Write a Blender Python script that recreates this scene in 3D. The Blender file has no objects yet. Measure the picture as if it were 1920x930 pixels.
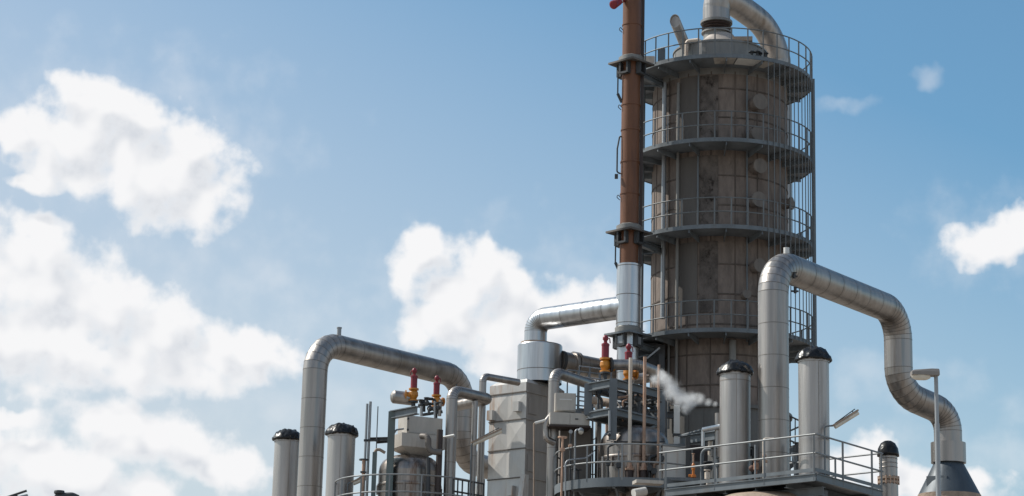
import bpy, math, random
from mathutils import Vector, Matrix, noise as mnoise
random.seed(7)
R_ = math.radians
sc = bpy.context.scene
COL = sc.collection

# ------------------------------------------------------------------ camera
FPX, PITCH, ROLL, CAMZ = 4200.0, R_(14.0), R_(1.47), 1.7
CAMROT = Matrix.Rotation(math.pi/2 + PITCH, 3, 'X') @ Matrix.Rotation(ROLL, 3, 'Z')
AX_R, AX_U, AX_B = CAMROT.col[0].copy(), CAMROT.col[1].copy(), CAMROT.col[2].copy()
CAM = Vector((0, 0, CAMZ))
cd = bpy.data.cameras.new('camera')
cd.sensor_width = 36.0
cd.lens = 36.0*FPX/1920.0
cd.clip_start, cd.clip_end = 0.5, 6000
cam = bpy.data.objects.new('camera', cd)
COL.objects.link(cam)
cam.matrix_world = Matrix.Translation(CAM) @ CAMROT.to_4x4()
sc.camera = cam

# ------------------------------------------------------------------ exposure
sc.view_settings.view_transform = 'Standard'
sc.view_settings.look = 'None'
sc.view_settings.gamma = 1.0
sc.view_settings.exposure = 0.0
sc.view_settings.use_curve_mapping = False

SUN_EL, SUN_AZ = R_(45), R_(-71)          # azimuth clockwise from +Y (the way the camera looks)
SUN_DIR = Vector((math.sin(SUN_AZ)*math.cos(SUN_EL), math.cos(SUN_AZ)*math.cos(SUN_EL), math.sin(SUN_EL)))
SKY_STRENGTH, SUN_STRENGTH = 0.125, 4.8

def ray(px, py):
    return AX_R*((px-960)/FPX) + AX_U*((465-py)/FPX) - AX_B
def P(px, py, Y):
    d = ray(px, py)
    return CAM + d*(Y/d.y)
def PZ(px, py, z):
    d = ray(px, py)
    return CAM + d*((z-CAMZ)/d.z)
def mpp(p):
    return (p-CAM).dot(-AX_B)/FPX
def azel(px, py):
    d = ray(px, py).normalized()
    return math.degrees(math.atan2(d.x, d.y)), math.degrees(math.asin(d.z))

# ------------------------------------------------------------------ world: Nishita sky with procedural cumulus (laid out by compass direction)
w = bpy.data.worlds.new('World'); sc.world = w; w.use_nodes = True
nt = w.node_tree; nt.nodes.clear()
def node(t, k, **kw):
    n = t.nodes.new(k)
    for a, b in kw.items(): setattr(n, a, b)
    return n
def mth(t, op, a, b=None, c=None, clamp=False):
    n = t.nodes.new('ShaderNodeMath'); n.operation = op; n.use_clamp = clamp
    for i, x in enumerate((a, b, c)):
        if x is None: continue
        if isinstance(x, (int, float)): n.inputs[i].default_value = x
        else: t.links.new(x, n.inputs[i])
    return n.outputs[0]
def sstep(t, x, lo, hi):
    n = t.nodes.new('ShaderNodeMapRange'); n.interpolation_type = 'SMOOTHSTEP'
    t.links.new(x, n.inputs[0])
    n.inputs[1].default_value = lo; n.inputs[2].default_value = hi
    return n.outputs[0]

CLOUDS = [(210,275,190,95),(330,370,125,70),(120,560,160,110),  # px centre, px radii of each cumulus heap
 (185,205,115,62),(105,240,105,40),(270,262,125,75),(365,325,100,72),(140,320,110,42),(335,395,95,50),(30,255,55,26),(60,345,60,20),
 (50,500,135,105),(180,575,170,85),(330,650,180,72),(460,670,105,55),(60,640,170,100),(60,418,70,26),(280,690,200,60),
 (230,815,140,72),(60,850,135,75),(350,850,110,60),(420,880,90,45),(150,910,190,60),(0,790,60,30),
 (800,490,60,58),(870,545,115,75),(838,528,100,88),(1010,660,170,60),(925,500,62,50),(965,590,125,85),(1060,600,105,78),(850,610,100,50),(1130,640,110,75),(990,660,140,50),
 (1840,455,75,46),(1905,430,60,42),
 (1620,850,62,50),(1700,900,100,44),(1790,915,110,40),(1560,890,80,60)]
FAINT = [(1590,198,50,13),(1745,142,26,16),(515,520,45,28),(430,575,60,40),(700,640,110,60),(870,700,160,70),(700,580,60,40),(60,750,180,30),
 (1860,850,90,50),(1905,765,45,35),(1690,720,120,40),(1610,700,60,40),(560,760,140,50),(1800,860,120,50),(230,260,300,170),(280,600,360,180),(200,840,330,130),(950,590,300,150),(1840,450,130,90),(1640,870,140,80)]
g = bpy.data.node_groups.new('cloud_field', 'ShaderNodeTree')
g.interface.new_socket('dir', in_out='INPUT', socket_type='NodeSocketVector')
g.interface.new_socket('field', in_out='OUTPUT', socket_type='NodeSocketFloat')
g.interface.new_socket('faint', in_out='OUTPUT', socket_type='NodeSocketFloat')
g.interface.new_socket('smooth', in_out='OUTPUT', socket_type='NodeSocketFloat')
gi = g.nodes.new('NodeGroupInput'); go = g.nodes.new('NodeGroupOutput')
wn = node(g, 'ShaderNodeTexNoise', noise_dimensions='2D')
wn.inputs['Scale'].default_value = 0.9; wn.inputs['Detail'].default_value = 3
g.links.new(gi.outputs[0], wn.inputs['Vector'])
ws = node(g, 'ShaderNodeVectorMath', operation='SUBTRACT'); g.links.new(wn.outputs['Color'], ws.inputs[0]); ws.inputs[1].default_value = (.5,.5,.5)
wm = node(g, 'ShaderNodeVectorMath', operation='SCALE'); g.links.new(ws.outputs[0], wm.inputs[0]); wm.inputs['Scale'].default_value = 0.8
wa = node(g, 'ShaderNodeVectorMath', operation='ADD'); g.links.new(gi.outputs[0], wa.inputs[0]); g.links.new(wm.outputs[0], wa.inputs[1])
sx = node(g, 'ShaderNodeSeparateXYZ'); g.links.new(wa.outputs[0], sx.inputs[0])
def blobs(lst):
    cur = None
    for (px, py, rx, ry) in lst:
        a, e = azel(px, py)
        dx = mth(g, 'MULTIPLY', mth(g, 'SUBTRACT', sx.outputs[0], a), 73.0/rx)
        dy = mth(g, 'MULTIPLY', mth(g, 'SUBTRACT', sx.outputs[1], e), 73.0/ry)
        q = mth(g, 'SUBTRACT', 1.0, mth(g, 'ADD', mth(g, 'MULTIPLY', dx, dx), mth(g, 'MULTIPLY', dy, dy)))
        cur = q if cur is None else mth(g, 'SMOOTH_MAX', cur, q, 0.35)
    return mth(g, 'MAXIMUM', cur, -3.0)
nz = node(g, 'ShaderNodeTexNoise', noise_dimensions='2D')
nz.inputs['Scale'].default_value = 0.95; nz.inputs['Detail'].default_value = 9; nz.inputs['Roughness'].default_value = 0.50; nz.inputs['Distortion'].default_value = 0.0
g.links.new(gi.outputs[0], nz.inputs['Vector'])
nv = mth(g, 'SUBTRACT', nz.outputs['Fac'], 0.5)
BL = mth(g, 'MULTIPLY', blobs(CLOUDS), 0.75)
g.links.new(mth(g, 'ADD', BL, mth(g, 'ADD', mth(g, 'MULTIPLY', nv, 2.35), 0.05)), go.inputs[0])
nl_ = node(g, 'ShaderNodeTexNoise', noise_dimensions='2D')
nl_.inputs['Scale'].default_value = 0.95; nl_.inputs['Detail'].default_value = 1.6; nl_.inputs['Roughness'].default_value = .47
g.links.new(gi.outputs[0], nl_.inputs['Vector'])
g.links.new(mth(g, 'ADD', mth(g, 'MINIMUM', BL, .45), mth(g, 'MULTIPLY', mth(g, 'SUBTRACT', nl_.outputs['Fac'], .5), 2.2)), go.inputs[2])
g.links.new(mth(g, 'ADD', mth(g, 'MULTIPLY', blobs(FAINT), 0.55), mth(g, 'MULTIPLY', nv, 2.6)), go.inputs[1])

tc = node(nt, 'ShaderNodeTexCoord')
nrm = node(nt, 'ShaderNodeVectorMath', operation='NORMALIZE'); nt.links.new(tc.outputs['Generated'], nrm.inputs[0])
sp = node(nt, 'ShaderNodeSeparateXYZ'); nt.links.new(nrm.outputs[0], sp.inputs[0])
az = mth(nt, 'MULTIPLY', mth(nt, 'ARCTAN2', sp.outputs[0], sp.outputs[1]), 57.29578)
el = mth(nt, 'MULTIPLY', mth(nt, 'ARCSINE', sp.outputs[2]), 57.29578)
cv = node(nt, 'ShaderNodeCombineXYZ'); nt.links.new(az, cv.inputs[0]); nt.links.new(el, cv.inputs[1])
cv2 = node(nt, 'ShaderNodeVectorMath', operation='ADD'); nt.links.new(cv.outputs[0], cv2.inputs[0]); cv2.inputs[1].default_value = (-0.35, 0.75, 0)
def grp(v):
    n = nt.nodes.new('ShaderNodeGroup'); n.node_tree = g
    nt.links.new(v, n.inputs[0]); return n
ga, gb = grp(cv.outputs[0]), grp(cv2.outputs[0])
mask = sstep(nt, ga.outputs[0], -0.32, 0.66)
faint = mth(nt, 'MULTIPLY', sstep(nt, ga.outputs[1], -0.5, 1.5), 0.30)
# scattered clouds over the rest of the sky, seen only as reflections
bn = node(nt, 'ShaderNodeTexNoise'); bn.inputs['Scale'].default_value = 3.2; bn.inputs['Detail'].default_value = 7
nt.links.new(nrm.outputs[0], bn.inputs['Vector'])
outside = sstep(nt, mth(nt, 'ADD', mth(nt, 'POWER', mth(nt, 'DIVIDE', az, 15.5), 2.0), mth(nt, 'POWER', mth(nt, 'DIVIDE', mth(nt, 'SUBTRACT', el, 14.0), 9.0), 2.0)), 1.9, 3.2)
other = mth(nt, 'MULTIPLY', sstep(nt, bn.outputs['Fac'], 0.50, 0.62), outside)
allm = mth(nt, 'MAXIMUM', mth(nt, 'MAXIMUM', mask, faint), mth(nt, 'MULTIPLY', other, 0.85))
allm = mth(nt, 'MULTIPLY', allm, sstep(nt, el, -1.0, 2.0))
lit = sstep(nt, mth(nt, 'SUBTRACT', ga.outputs[2], gb.outputs[2]), -0.75, 0.42)
thick = sstep(nt, ga.outputs[0], 0.2, 0.9)
white = mth(nt, 'SUBTRACT', 1.0, mth(nt, 'MULTIPLY', mth(nt, 'SUBTRACT', 1.0, lit), mth(nt, 'ADD', 0.2, mth(nt, 'MULTIPLY', thick, 0.8))))
cc = node(nt, 'ShaderNodeMix', data_type='RGBA')
nt.links.new(white, cc.inputs[0])
CL = 1.0/SKY_STRENGTH
cc.inputs[6].default_value = (0.655*CL, 0.69*CL, 0.745*CL, 1); cc.inputs[7].default_value = (.93*CL, .93*CL, .94*CL, 1)
sky = node(nt, 'ShaderNodeTexSky', sky_type='NISHITA')
sky.sun_disc = False; sky.sun_elevation = SUN_EL; sky.sun_rotation = SUN_AZ
sky.altitude = 0; sky.air_density = 1.0; sky.dust_density = 1.0; sky.ozone_density = 1.0
mx = node(nt, 'ShaderNodeMix', data_type='RGBA')
tint = node(nt, 'ShaderNodeMix', data_type='RGBA', blend_type='MULTIPLY'); tint.inputs[0].default_value = 1
nt.links.new(sky.outputs[0], tint.inputs[6]); tint.inputs[7].default_value = (.655, .98, 1.04, 1)
# thin high haze that whitens the sky towards the sun side and the horizon
azc = mth(nt, 'MINIMUM', mth(nt, 'MAXIMUM', az, -20.0), 20.0)
veil = mth(nt, 'SUBTRACT', mth(nt, 'SUBTRACT', 0.304, mth(nt, 'MULTIPLY', azc, .0155)), mth(nt, 'MULTIPLY', mth(nt, 'SUBTRACT', el, 14.0), .036))
veil = mth(nt, 'MINIMUM', mth(nt, 'MAXIMUM', veil, 0.01), 0.6)
vx = node(nt, 'ShaderNodeMix', data_type='RGBA'); nt.links.new(veil, vx.inputs[0]); nt.links.new(tint.outputs[2], vx.inputs[6])
vx.inputs[7].default_value = (.75*CL, .72*CL, .72*CL, 1)
nt.links.new(allm, mx.inputs[0]); nt.links.new(vx.outputs[2], mx.inputs[6]); nt.links.new(cc.outputs[2], mx.inputs[7])
bg = node(nt, 'ShaderNodeBackground'); bg.inputs[1].default_value = SKY_STRENGTH
nt.links.new(mx.outputs[2], bg.inputs[0])
wo = node(nt, 'ShaderNodeOutputWorld'); nt.links.new(bg.outputs[0], wo.inputs[0])

sl = bpy.data.lights.new('sun', 'SUN'); sl.energy = SUN_STRENGTH; sl.angle = R_(0.5); sl.color = (1, .95, .87)
so = bpy.data.objects.new('sun', sl); COL.objects.link(so)
so.rotation_euler = SUN_DIR.to_track_quat('Z', 'Y').to_euler()

# ------------------------------------------------------------------ materials
def mat(name, base, rough=.5, metal=0.0, var=.18, scale=2.0, streak=.25, stain=None, stain_amt=.5, stain_scale=1.2, bump=0.0, bump_scale=8, spec=.5, rvar=.1, bstreak=False):
    m = bpy.data.materials.new(name); m.use_nodes = True
    t = m.node_tree; b = t.nodes['Principled BSDF']
    b.inputs['Metallic'].default_value = metal; b.inputs['Specular IOR Level'].default_value = spec
    c = node(t, 'ShaderNodeTexCoord'); mp = node(t, 'ShaderNodeMapping'); mp.inputs['Scale'].default_value = (1, 1, streak)
    t.links.new(c.outputs['Object'], mp.inputs[0])
    n = node(t, 'ShaderNodeTexNoise'); n.inputs['Scale'].default_value = scale; n.inputs['Detail'].default_value = 6; n.inputs['Roughness'].default_value = .65
    t.links.new(mp.outputs[0], n.inputs['Vector'])
    fac = sstep(t, n.outputs['Fac'], .3, .7)
    mixn = node(t, 'ShaderNodeMix', data_type='RGBA'); t.links.new(fac, mixn.inputs[0])
    mixn.inputs[6].default_value = (*[x*(1-var) for x in base], 1); mixn.inputs[7].default_value = (*[min(1, x*(1+var)) for x in base], 1)
    outc = mixn.outputs[2]
    if stain:
        n2 = node(t, 'ShaderNodeTexNoise'); n2.inputs['Scale'].default_value = stain_scale; n2.inputs['Detail'].default_value = 8; n2.inputs['Roughness'].default_value = .7
        t.links.new(mp.outputs[0], n2.inputs['Vector'])
        f2 = mth(t, 'MULTIPLY', sstep(t, n2.outputs['Fac'], .52, .68), stain_amt)
        m2 = node(t, 'ShaderNodeMix', data_type='RGBA'); t.links.new(f2, m2.inputs[0]); t.links.new(outc, m2.inputs[6]); m2.inputs[7].default_value = (*stain, 1)
        outc = m2.outputs[2]
    t.links.new(outc, b.inputs['Base Color'])
    rr = mth(t, 'ADD', rough-rvar/2, mth(t, 'MULTIPLY', fac, rvar)); t.links.new(rr, b.inputs['Roughness'])
    if bump:
        nb = node(t, 'ShaderNodeTexNoise'); nb.inputs['Scale'].default_value = bump_scale; nb.inputs['Detail'].default_value = 5
        t.links.new(mp.outputs[0] if bstreak else c.outputs['Object'], nb.inputs['Vector'])
        bp = node(t, 'ShaderNodeBump'); bp.inputs['Strength'].default_value = bump; bp.inputs['Distance'].default_value = .03
        t.links.new(nb.outputs['Fac'], bp.inputs['Height']); t.links.new(bp.outputs[0], b.inputs['Normal'])
    return m
M_CLAD = mat('steel_cladding', (.34,.313,.292), .40, .9, var=.20, scale=4.5, streak=.05, stain=(.21,.172,.142), stain_amt=.6, bump=.45, bump_scale=3.5, bstreak=True, rvar=.16)
M_CLADB = mat('bright_aluminium', (.50,.505,.515), .34, .93, var=.16, scale=5, streak=.05, stain=(.36,.345,.33), stain_amt=.5, bump=.12, bump_scale=3.0, bstreak=True)
M_SEAM = mat('seam_joint', (.16,.14,.125), .55, .5)
M_SEAMSOFT = mat('lap_joint', (.27,.235,.205), .5, .6)
M_VESSEL = mat('stained_steel', (.27,.24,.218), .36, .88, var=.4, scale=3.2, streak=.08, stain=(.11,.055,.03), stain_amt=.9, stain_scale=1.7)
M_VENT = mat('vent_steel', (.41,.385,.365), .45, .8, var=.17, scale=3.2, streak=.06, stain=(.25,.21,.18), stain_amt=.55, bump=.15, bump_scale=3, bstreak=True)
M_TOWER = mat('weathered_insulation', (.182,.148,.128), .85, 0, var=.22, scale=3.6, streak=.30, stain=(.095,.078,.068), stain_amt=.75, stain_scale=2.6, bump=.45, bump_scale=5, spec=.25)
M_TOWERPATCH = mat('spalled_insulation', (.115,.098,.088), .9, 0, var=.4, scale=2.2, streak=.8, stain=(.022,.017,.015), stain_amt=1, stain_scale=2.4, bump=.9, bump_scale=7, spec=.2)
M_TOWERPLAIN = mat('plain_insulation_panel', (.115,.104,.096), .8, 0, var=.18, scale=1.2, streak=.1, spec=.25)
M_TOWERTOP = mat('grey_top_cladding', (.20,.195,.185), .6, .2, var=.12, stain=(.11,.1,.09), stain_amt=.5)
M_TJOINT = mat('insulation_joint', (.105,.085,.073), .8, 0, var=.3, scale=3, spec=.25)
M_COVER = mat('manhole_cover', (.17,.148,.13), .7, .1, var=.2, scale=4)
M_DOME = mat('pale_dome', (.36,.32,.29), .55, .3, var=.12)
M_RUST = mat('brown_painted_steel', (.145,.064,.034), .42, 0, var=.25, scale=1.8, streak=.12, stain=(.07,.034,.023), stain_amt=.65, spec=.28)
M_DARKBROWN = mat('dark_brown_steel', (.045,.03,.026), .6, 0)
M_GREY = mat('grey_painted_steel', (.125,.142,.156), .5, .1, var=.2, stain=(.12,.1,.085), stain_amt=.35)
M_GALV = mat('galvanised_steel', (.30,.31,.32), .45, .5, var=.15)
M_RAILSUN = mat('sunlit_rail_steel', (.21,.22,.225), .5, .3, var=.2, stain=(.14,.12,.1), stain_amt=.4)  # paler copy of the rail steel, sunlight put into its colour
M_RAILSHADE = mat('shaded_rail_steel', (.135,.145,.15), .5, .2, var=.2, stain=(.1,.08,.06), stain_amt=.4)  # darker copy for the column rails, their shade put into the colour
M_DECK = mat('deck_underside', (.15,.165,.18), .6, .1, var=.22, scale=.9, streak=1, stain=(.09,.085,.08), stain_amt=.4)
M_DARK = mat('dark_steel', (.05,.052,.055), .55, .2)
M_GREEN = mat('grey_green_steel', (.12,.15,.145), .55, .1, stain=(.10,.08,.06), stain_amt=.3)
M_BLACK = mat('black_plastic_sheet', (.008,.008,.009), .30, 0, bump=.6, bump_scale=7, spec=.32)
M_RED = mat('red_paint', (.21,.012,.024), .42, 0, var=.25, scale=6)
M_YELLOW = mat('ochre_paint', (.52,.20,.02), .4, 0, var=.2, stain=(.22,.09,.02), stain_amt=.5, stain_scale=6)
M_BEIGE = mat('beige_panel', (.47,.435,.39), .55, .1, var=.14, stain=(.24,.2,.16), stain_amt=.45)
M_PANEL = mat('galvanised_panel', (.52,.505,.48), .5, .35, var=.10, streak=.12, stain=(.36,.20,.11), stain_amt=.75, stain_scale=1.5)
M_PANELSIDE = mat('housing_panel', (.15,.13,.115), .6, .2, var=.12, streak=.2)
M_CASING = mat('casing_sheet', (.33,.30,.275), .5, .25, var=.12, streak=.15, stain=(.2,.15,.1), stain_amt=.4)
M_LAMP = mat('lamp_casing', (.24,.215,.195), .5, .2)
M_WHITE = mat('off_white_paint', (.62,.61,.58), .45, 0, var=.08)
M_CREAM = mat('cream_pipe', (.58,.50,.42), .5, .1, stain=(.30,.14,.06), stain_amt=.5, stain_scale=3)
M_RUSTY = mat('rusty_pipe', (.43,.28,.20), .7, .1, var=.35, scale=5, stain=(.24,.09,.04), stain_amt=.8, stain_scale=4)
M_HOPPER = mat('blue_grey_hopper', (.055,.07,.085), .5, .25, var=.25, scale=1.2)
M_TAN = mat('tan_steel', (.33,.25,.19), .7, 0, var=.2, bump=.6, bump_scale=12)
M_REDBROWN = mat('red_brown_shell', (.12,.065,.05), .75, 0, var=.25)
M_GLASS = mat('lamp_glass', (.62,.58,.50), .25, 0, spec=.6)
M_ORANGE = mat('orange_paint', (.48,.15,.02), .45, 0)

# ------------------------------------------------------------------ mesh builder
class MB:
    def __init__(s): s.v, s.f, s.sm, s.mi = [], [], [], []
    def add(s, vs, fs, smooth=False, mi=0):
        o = len(s.v); s.v += [Vector(x) for x in vs]
        for f in fs:
            s.f.append([i+o for i in f]); s.sm.append(smooth); s.mi.append(mi)
        return s
    def frame(s, c, ax, hx, hy, hz, mi=0):
        X, Y, Z = ax
        vs = [c + X*(hx*a) + Y*(hy*b) + Z*(hz*d) for d in (-1, 1) for b in (-1, 1) for a in (-1, 1)]
        return s.add(vs, [(0,2,3,1),(4,5,7,6),(0,1,5,4),(2,6,7,3),(0,4,6,2),(1,3,7,5)], False, mi)
    def box(s, c, size, rz=0.0, mi=0):
        X = Vector((math.cos(rz), math.sin(rz), 0)); Y = Vector((-math.sin(rz), math.cos(rz), 0))
        return s.frame(Vector(c), (X, Y, Vector((0,0,1))), size[0]/2, size[1]/2, size[2]/2, mi)
    def beam(s, a, b, w, h, mi=0):
        a, b = Vector(a), Vector(b); d = b-a; L = d.length; Z = d/L
        up = Vector((0,0,1)) if abs(Z.z) < .95 else Vector((0,1,0))
        X = Z.cross(up).normalized(); Y = X.cross(Z)
        return s.frame((a+b)/2, (X, Y, Z), w/2, h/2, L/2, mi)
    def ibeam(s, a, b, w, h, t=.02, mi=0):
        a, b = Vector(a), Vector(b); Z = (b-a).normalized()
        up = Vector((0,0,1)) if abs(Z.z) < .95 else Vector((0,1,0))
        X = Z.cross(up).normalized(); Y = X.cross(Z)
        for k in (-1, 1): s.beam(a+Y*(k*(h-t)/2), b+Y*(k*(h-t)/2), w, t, mi)
        return s.beam(a, b, t, h-2*t, mi)
    def cyl(s, a, b, r0, r1=None, n=16, cap=True, mi=0):
        a, b = Vector(a), Vector(b); r1 = r0 if r1 is None else r1
        Z = (b-a).normalized(); up = Vector((0,0,1)) if abs(Z.z) < .95 else Vector((0,1,0))
        X = Z.cross(up).normalized(); Y = Z.cross(X)
        c = [X*math.cos(2*math.pi*i/n)+Y*math.sin(2*math.pi*i/n) for i in range(n)]
        s.add([a+k*r0 for k in c]+[b+k*r1 for k in c], [(i,(i+1)%n,n+(i+1)%n,n+i) for i in range(n)], True, mi)
        if cap:
            if r0 > 1e-4: s.add([a+k*r0 for k in c], [tuple(reversed(range(n)))], False, mi)
            if r1 > 1e-4: s.add([b+k*r1 for k in c], [tuple(range(n))], False, mi)
        return s
    def lathe(s, c, prof, n=48, weld=False, mi=0, jig=None):
        c = Vector(c)
        def rg(r, z): return [c+Vector((r*math.cos(2*math.pi*i/n), r*math.sin(2*math.pi*i/n), z)) for i in range(n)]
        if weld:
            vs = []
            for r, z in prof: vs += rg(r, z)
            if jig: vs = [jig(v, c) for v in vs]
            fs = [(k*n+i, k*n+(i+1)%n, (k+1)*n+(i+1)%n, (k+1)*n+i) for k in range(len(prof)-1) for i in range(n)]
            return s.add(vs, fs, True, mi)
        for (r0, z0), (r1, z1) in zip(prof[:-1], prof[1:]):
            s.add(rg(r0, z0)+rg(r1, z1), [(i,(i+1)%n,n+(i+1)%n,n+i) for i in range(n)], True, mi)
        return s
    def sphere(s, c, r, n=14, sz=1.0, mi=0):
        k = 8
        return s.lathe(c, [(max(1e-4, r*math.sin(math.pi*i/k)), -r*sz*math.cos(math.pi*i/k)) for i in range(k+1)], n, True, mi)
    def ring(s, c, r0, r1, z0, z1, n=72, a0=0, a1=2*math.pi, mi=0):
        full = abs(a1-a0-2*math.pi) < 1e-6
        an = [a0+(a1-a0)*i/n for i in range(n+1)]
        c = Vector(c)
        def pt(r, a, z): return c+Vector((r*math.cos(a), r*math.sin(a), z))
        for (ra, za), (rb, zb) in (((r1,z0),(r1,z1)),((r1,z1),(r0,z1)),((r0,z1),(r0,z0)),((r0,z0),(r1,z0))):
            vs = [pt(ra,a,za) for a in an]+[pt(rb,a,zb) for a in an]
            s.add(vs, [(i,i+1,n+2+i,n+1+i) for i in range(n)], True, mi)
        if not full:
            for a in (a0, a1): s.add([pt(r0,a,z0),pt(r1,a,z0),pt(r1,a,z1),pt(r0,a,z1)], [(0,1,2,3)], False, mi)
        return s
    def tube(s, pts, r, n=24, bend=None, gore=6, seam=None, seam_mi=1, caps=True, weld=False, mi=0):
        pts = [Vector(p) for p in pts]
        path, brk = fillet(pts, bend, gore) if bend else (pts, [True]*len(pts))
        fr = frames(path)
        rr = r if callable(r) else (lambda t: r)
        L = [0]
        for a, b in zip(path[:-1], path[1:]): L.append(L[-1]+(b-a).length)
        def rg(i, k=1.0, off=0):
            X, Y, Z = fr[i]; q = rr(L[i]/L[-1])*k
            return [path[i]+Z*off+X*(q*math.cos(2*math.pi*j/n))+Y*(q*math.sin(2*math.pi*j/n)) for j in range(n)]
        fs1 = [(j,(j+1)%n,n+(j+1)%n,n+j) for j in range(n)]
        if weld:
            vs = []
            for i in range(len(path)): vs += rg(i)
            s.add(vs, [(k*n+j,k*n+(j+1)%n,(k+1)*n+(j+1)%n,(k+1)*n+j) for k in range(len(path)-1) for j in range(n)], True, mi)
        else:
            for i in range(len(path)-1): s.add(rg(i)+rg(i+1), fs1, True, mi)
        if caps:
            s.add(rg(0), [tuple(reversed(range(n)))], False, mi); s.add(rg(len(path)-1), [tuple(range(n))], False, mi)
        if seam:
            hw = .008
            def band(c, Z, X, Y, q):
                a = [c-Z*hw+X*(q*math.cos(2*math.pi*j/n))+Y*(q*math.sin(2*math.pi*j/n)) for j in range(n)]
                b = [v+Z*(2*hw) for v in a]
                s.add(a+b, fs1, True, seam_mi)
            for i in range(1, len(path)-1):
                X, Y, Z = fr[i]; band(path[i], Z, X, Y, rr(L[i]/L[-1])*1.010)
            for i in range(len(path)-1):
                d = path[i+1]-path[i]; l = d.length; k = int(l/seam)
                for m in range(1, k+1):
                    X, Y, Z = fr[i]; Z = d.normalized(); X = (X-Z*X.dot(Z)).normalized(); Y = Z.cross(X)
                    band(path[i]+d*(m/(k+1)), Z, X, Y, rr(L[i]/L[-1])*1.010)
        return s
    def build(s, name, mats, parent=None, org=None):
        if not isinstance(mats, (list, tuple)): mats = [mats]
        me = bpy.data.meshes.new(name)
        o0 = org if org is not None else Vector((0,0,0))
        me.from_pydata([v-o0 for v in s.v], [], s.f)
        for m in mats: me.materials.append(m)
        me.polygons.foreach_set('use_smooth', s.sm); me.polygons.foreach_set('material_index', s.mi)
        me.update()
        o = bpy.data.objects.new(name, me); COL.objects.link(o)
        if parent is not None: o.parent = parent
        return o
def fillet(pts, bend, gore):
    out, brk = [pts[0]], [True]
    for a, p, b in zip(pts[:-2], pts[1:-1], pts[2:]):
        u = (a-p); v = (b-p); lu, lv = u.length, v.length; u /= lu; v /= lv
        th = math.pi-u.angle(v)
        if th < .02: out.append(p); continue
        t = min(bend*math.tan(th/2), lu*.49, lv*.49); r = t/math.tan(th/2)
        bis = (u+v).normalized(); c = p+bis*(r/math.cos(th/2))
        e0 = (p+u*t-c); e1 = (p+v*t-c); k = max(2, int(round(gore*th/(math.pi/2))))
        ax = e0.cross(e1).normalized()
        for i in range(k+1): out.append(c+Matrix.Rotation(th*i/k, 3, ax) @ e0)
    out.append(pts[-1])
    return out, brk
def frames(path):
    n = len(path); T = []
    for i in range(n):
        a = path[max(0, i-1)]; b = path[min(n-1, i+1)]
        if 0 < i < n-1: t = (path[i]-a).normalized()+(b-path[i]).normalized()
        else: t = b-a
        T.append(t.normalized())
    up = Vector((0,0,1)) if abs(T[0].z) < .9 else Vector((0,1,0))
    X = T[0].cross(up).normalized(); out = []
    for i in range(n):
        X = (X-T[i]*X.dot(T[i])).normalized(); out.append((X, T[i].cross(X), T[i]))
    return out

class Thing:
    def __init__(s, name, label, cat, loc, group=None):
        s.o = bpy.data.objects.new(name, None); COL.objects.link(s.o)
        s.loc = Vector(loc); s.o.location = s.loc; s.o.empty_display_size = .2
        s.o['label'] = label; s.o['category'] = cat
        if group: s.o['group'] = group
    def part(s, name, mb, mats, parent=None, label=None):
        o = mb.build(name, mats, parent or s.o, s.loc)
        if label: o['label'] = label
        return o
def solo(name, label, cat, mb, mats, loc, group=None):
    o = mb.build(name, mats, None, Vector(loc)); o.location = loc
    o['label'] = label; o['category'] = cat
    if group: o['group'] = group
    return o
def copy_tree(o, parent=None):
    c = o.copy(); COL.objects.link(c)
    if parent is not None: c.parent = parent
    for ch in list(o.children): copy_tree(ch, c)
    return c
Z = Vector((0,0,1))
def ground(p): return Vector((p.x, p.y, 0))
def spline(pts, k=8):
    out = []; n = len(pts)
    for i in range(n-1):
        p0, p1, p2, p3 = pts[max(0,i-1)], pts[i], pts[i+1], pts[min(n-1,i+2)]
        for j in range(k):
            t = j/k
            out.append(.5*((2*p1)+(p2-p0)*t+(2*p0-5*p1+4*p2-p3)*t*t+(3*p1-p0-3*p2+p3)*t**3))
    out.append(pts[-1]); return out

# ------------------------------------------------------------------ ground
gm = mat('yard_ground', (.26,.225,.19), .9, 0, var=.25, scale=.15, streak=1, stain=(.14,.12,.1), stain_amt=.6, stain_scale=.08)
gb_ = MB().add([(-3000,-3000,0),(3000,-3000,0),(3000,3000,0),(-3000,3000,0)], [(0,1,2,3)])
go_ = gb_.build('ground', gm); go_['kind'] = 'structure'

# ------------------------------------------------------------------ distillation column
YT = 82.0
TC = P(1349, 465, YT); TX, TY = TC.x, TC.y
FR = Vector((-TX, -TY, 0)).normalized(); RT = Vector((-FR.y, FR.x, 0))
if RT.x < 0: RT = -RT
RS, RP = 2.56, 3.5
def tz(py, rad=RP):
    q = Vector((TX, TY, 0))+FR*rad
    d = ray(1349, py); return (CAM+d*(q.y/d.y)).z
def tp(phi, rad, z): return Vector((TX, TY, z))+FR*(rad*math.cos(phi))+RT*(rad*math.sin(phi))
def phipx(px): return math.asin(max(-1, min(1, (px-1349)/128.0)))
def tang(phi):  # world polar angle of a column angle
    v = FR*math.cos(phi)+RT*math.sin(phi); return math.atan2(v.y, v.x)
OFF = .28                                  # the ring platforms sit a little forward of the column axis
def tpp(phi, rad, z): return tp(phi, rad, z)+FR*OFF
LEV = [tz(y, RP+OFF) for y in (104, 261, 424, 618)]
T = Thing('distillation_column', 'tall weathered brown column ringed by four round grey platforms, the largest vessel', 'column', (TX, TY, 0))
ztop = tz(74, RS)
zled = tz(757, RS)
c0 = Vector((TX, TY, 0))
mb = MB()
levs = [zled]+[z for z in reversed(LEV)]
mb.lathe(c0, [(RS, zled), (RS, LEV[0]-.3)], 96)
z = zled+.7
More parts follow.
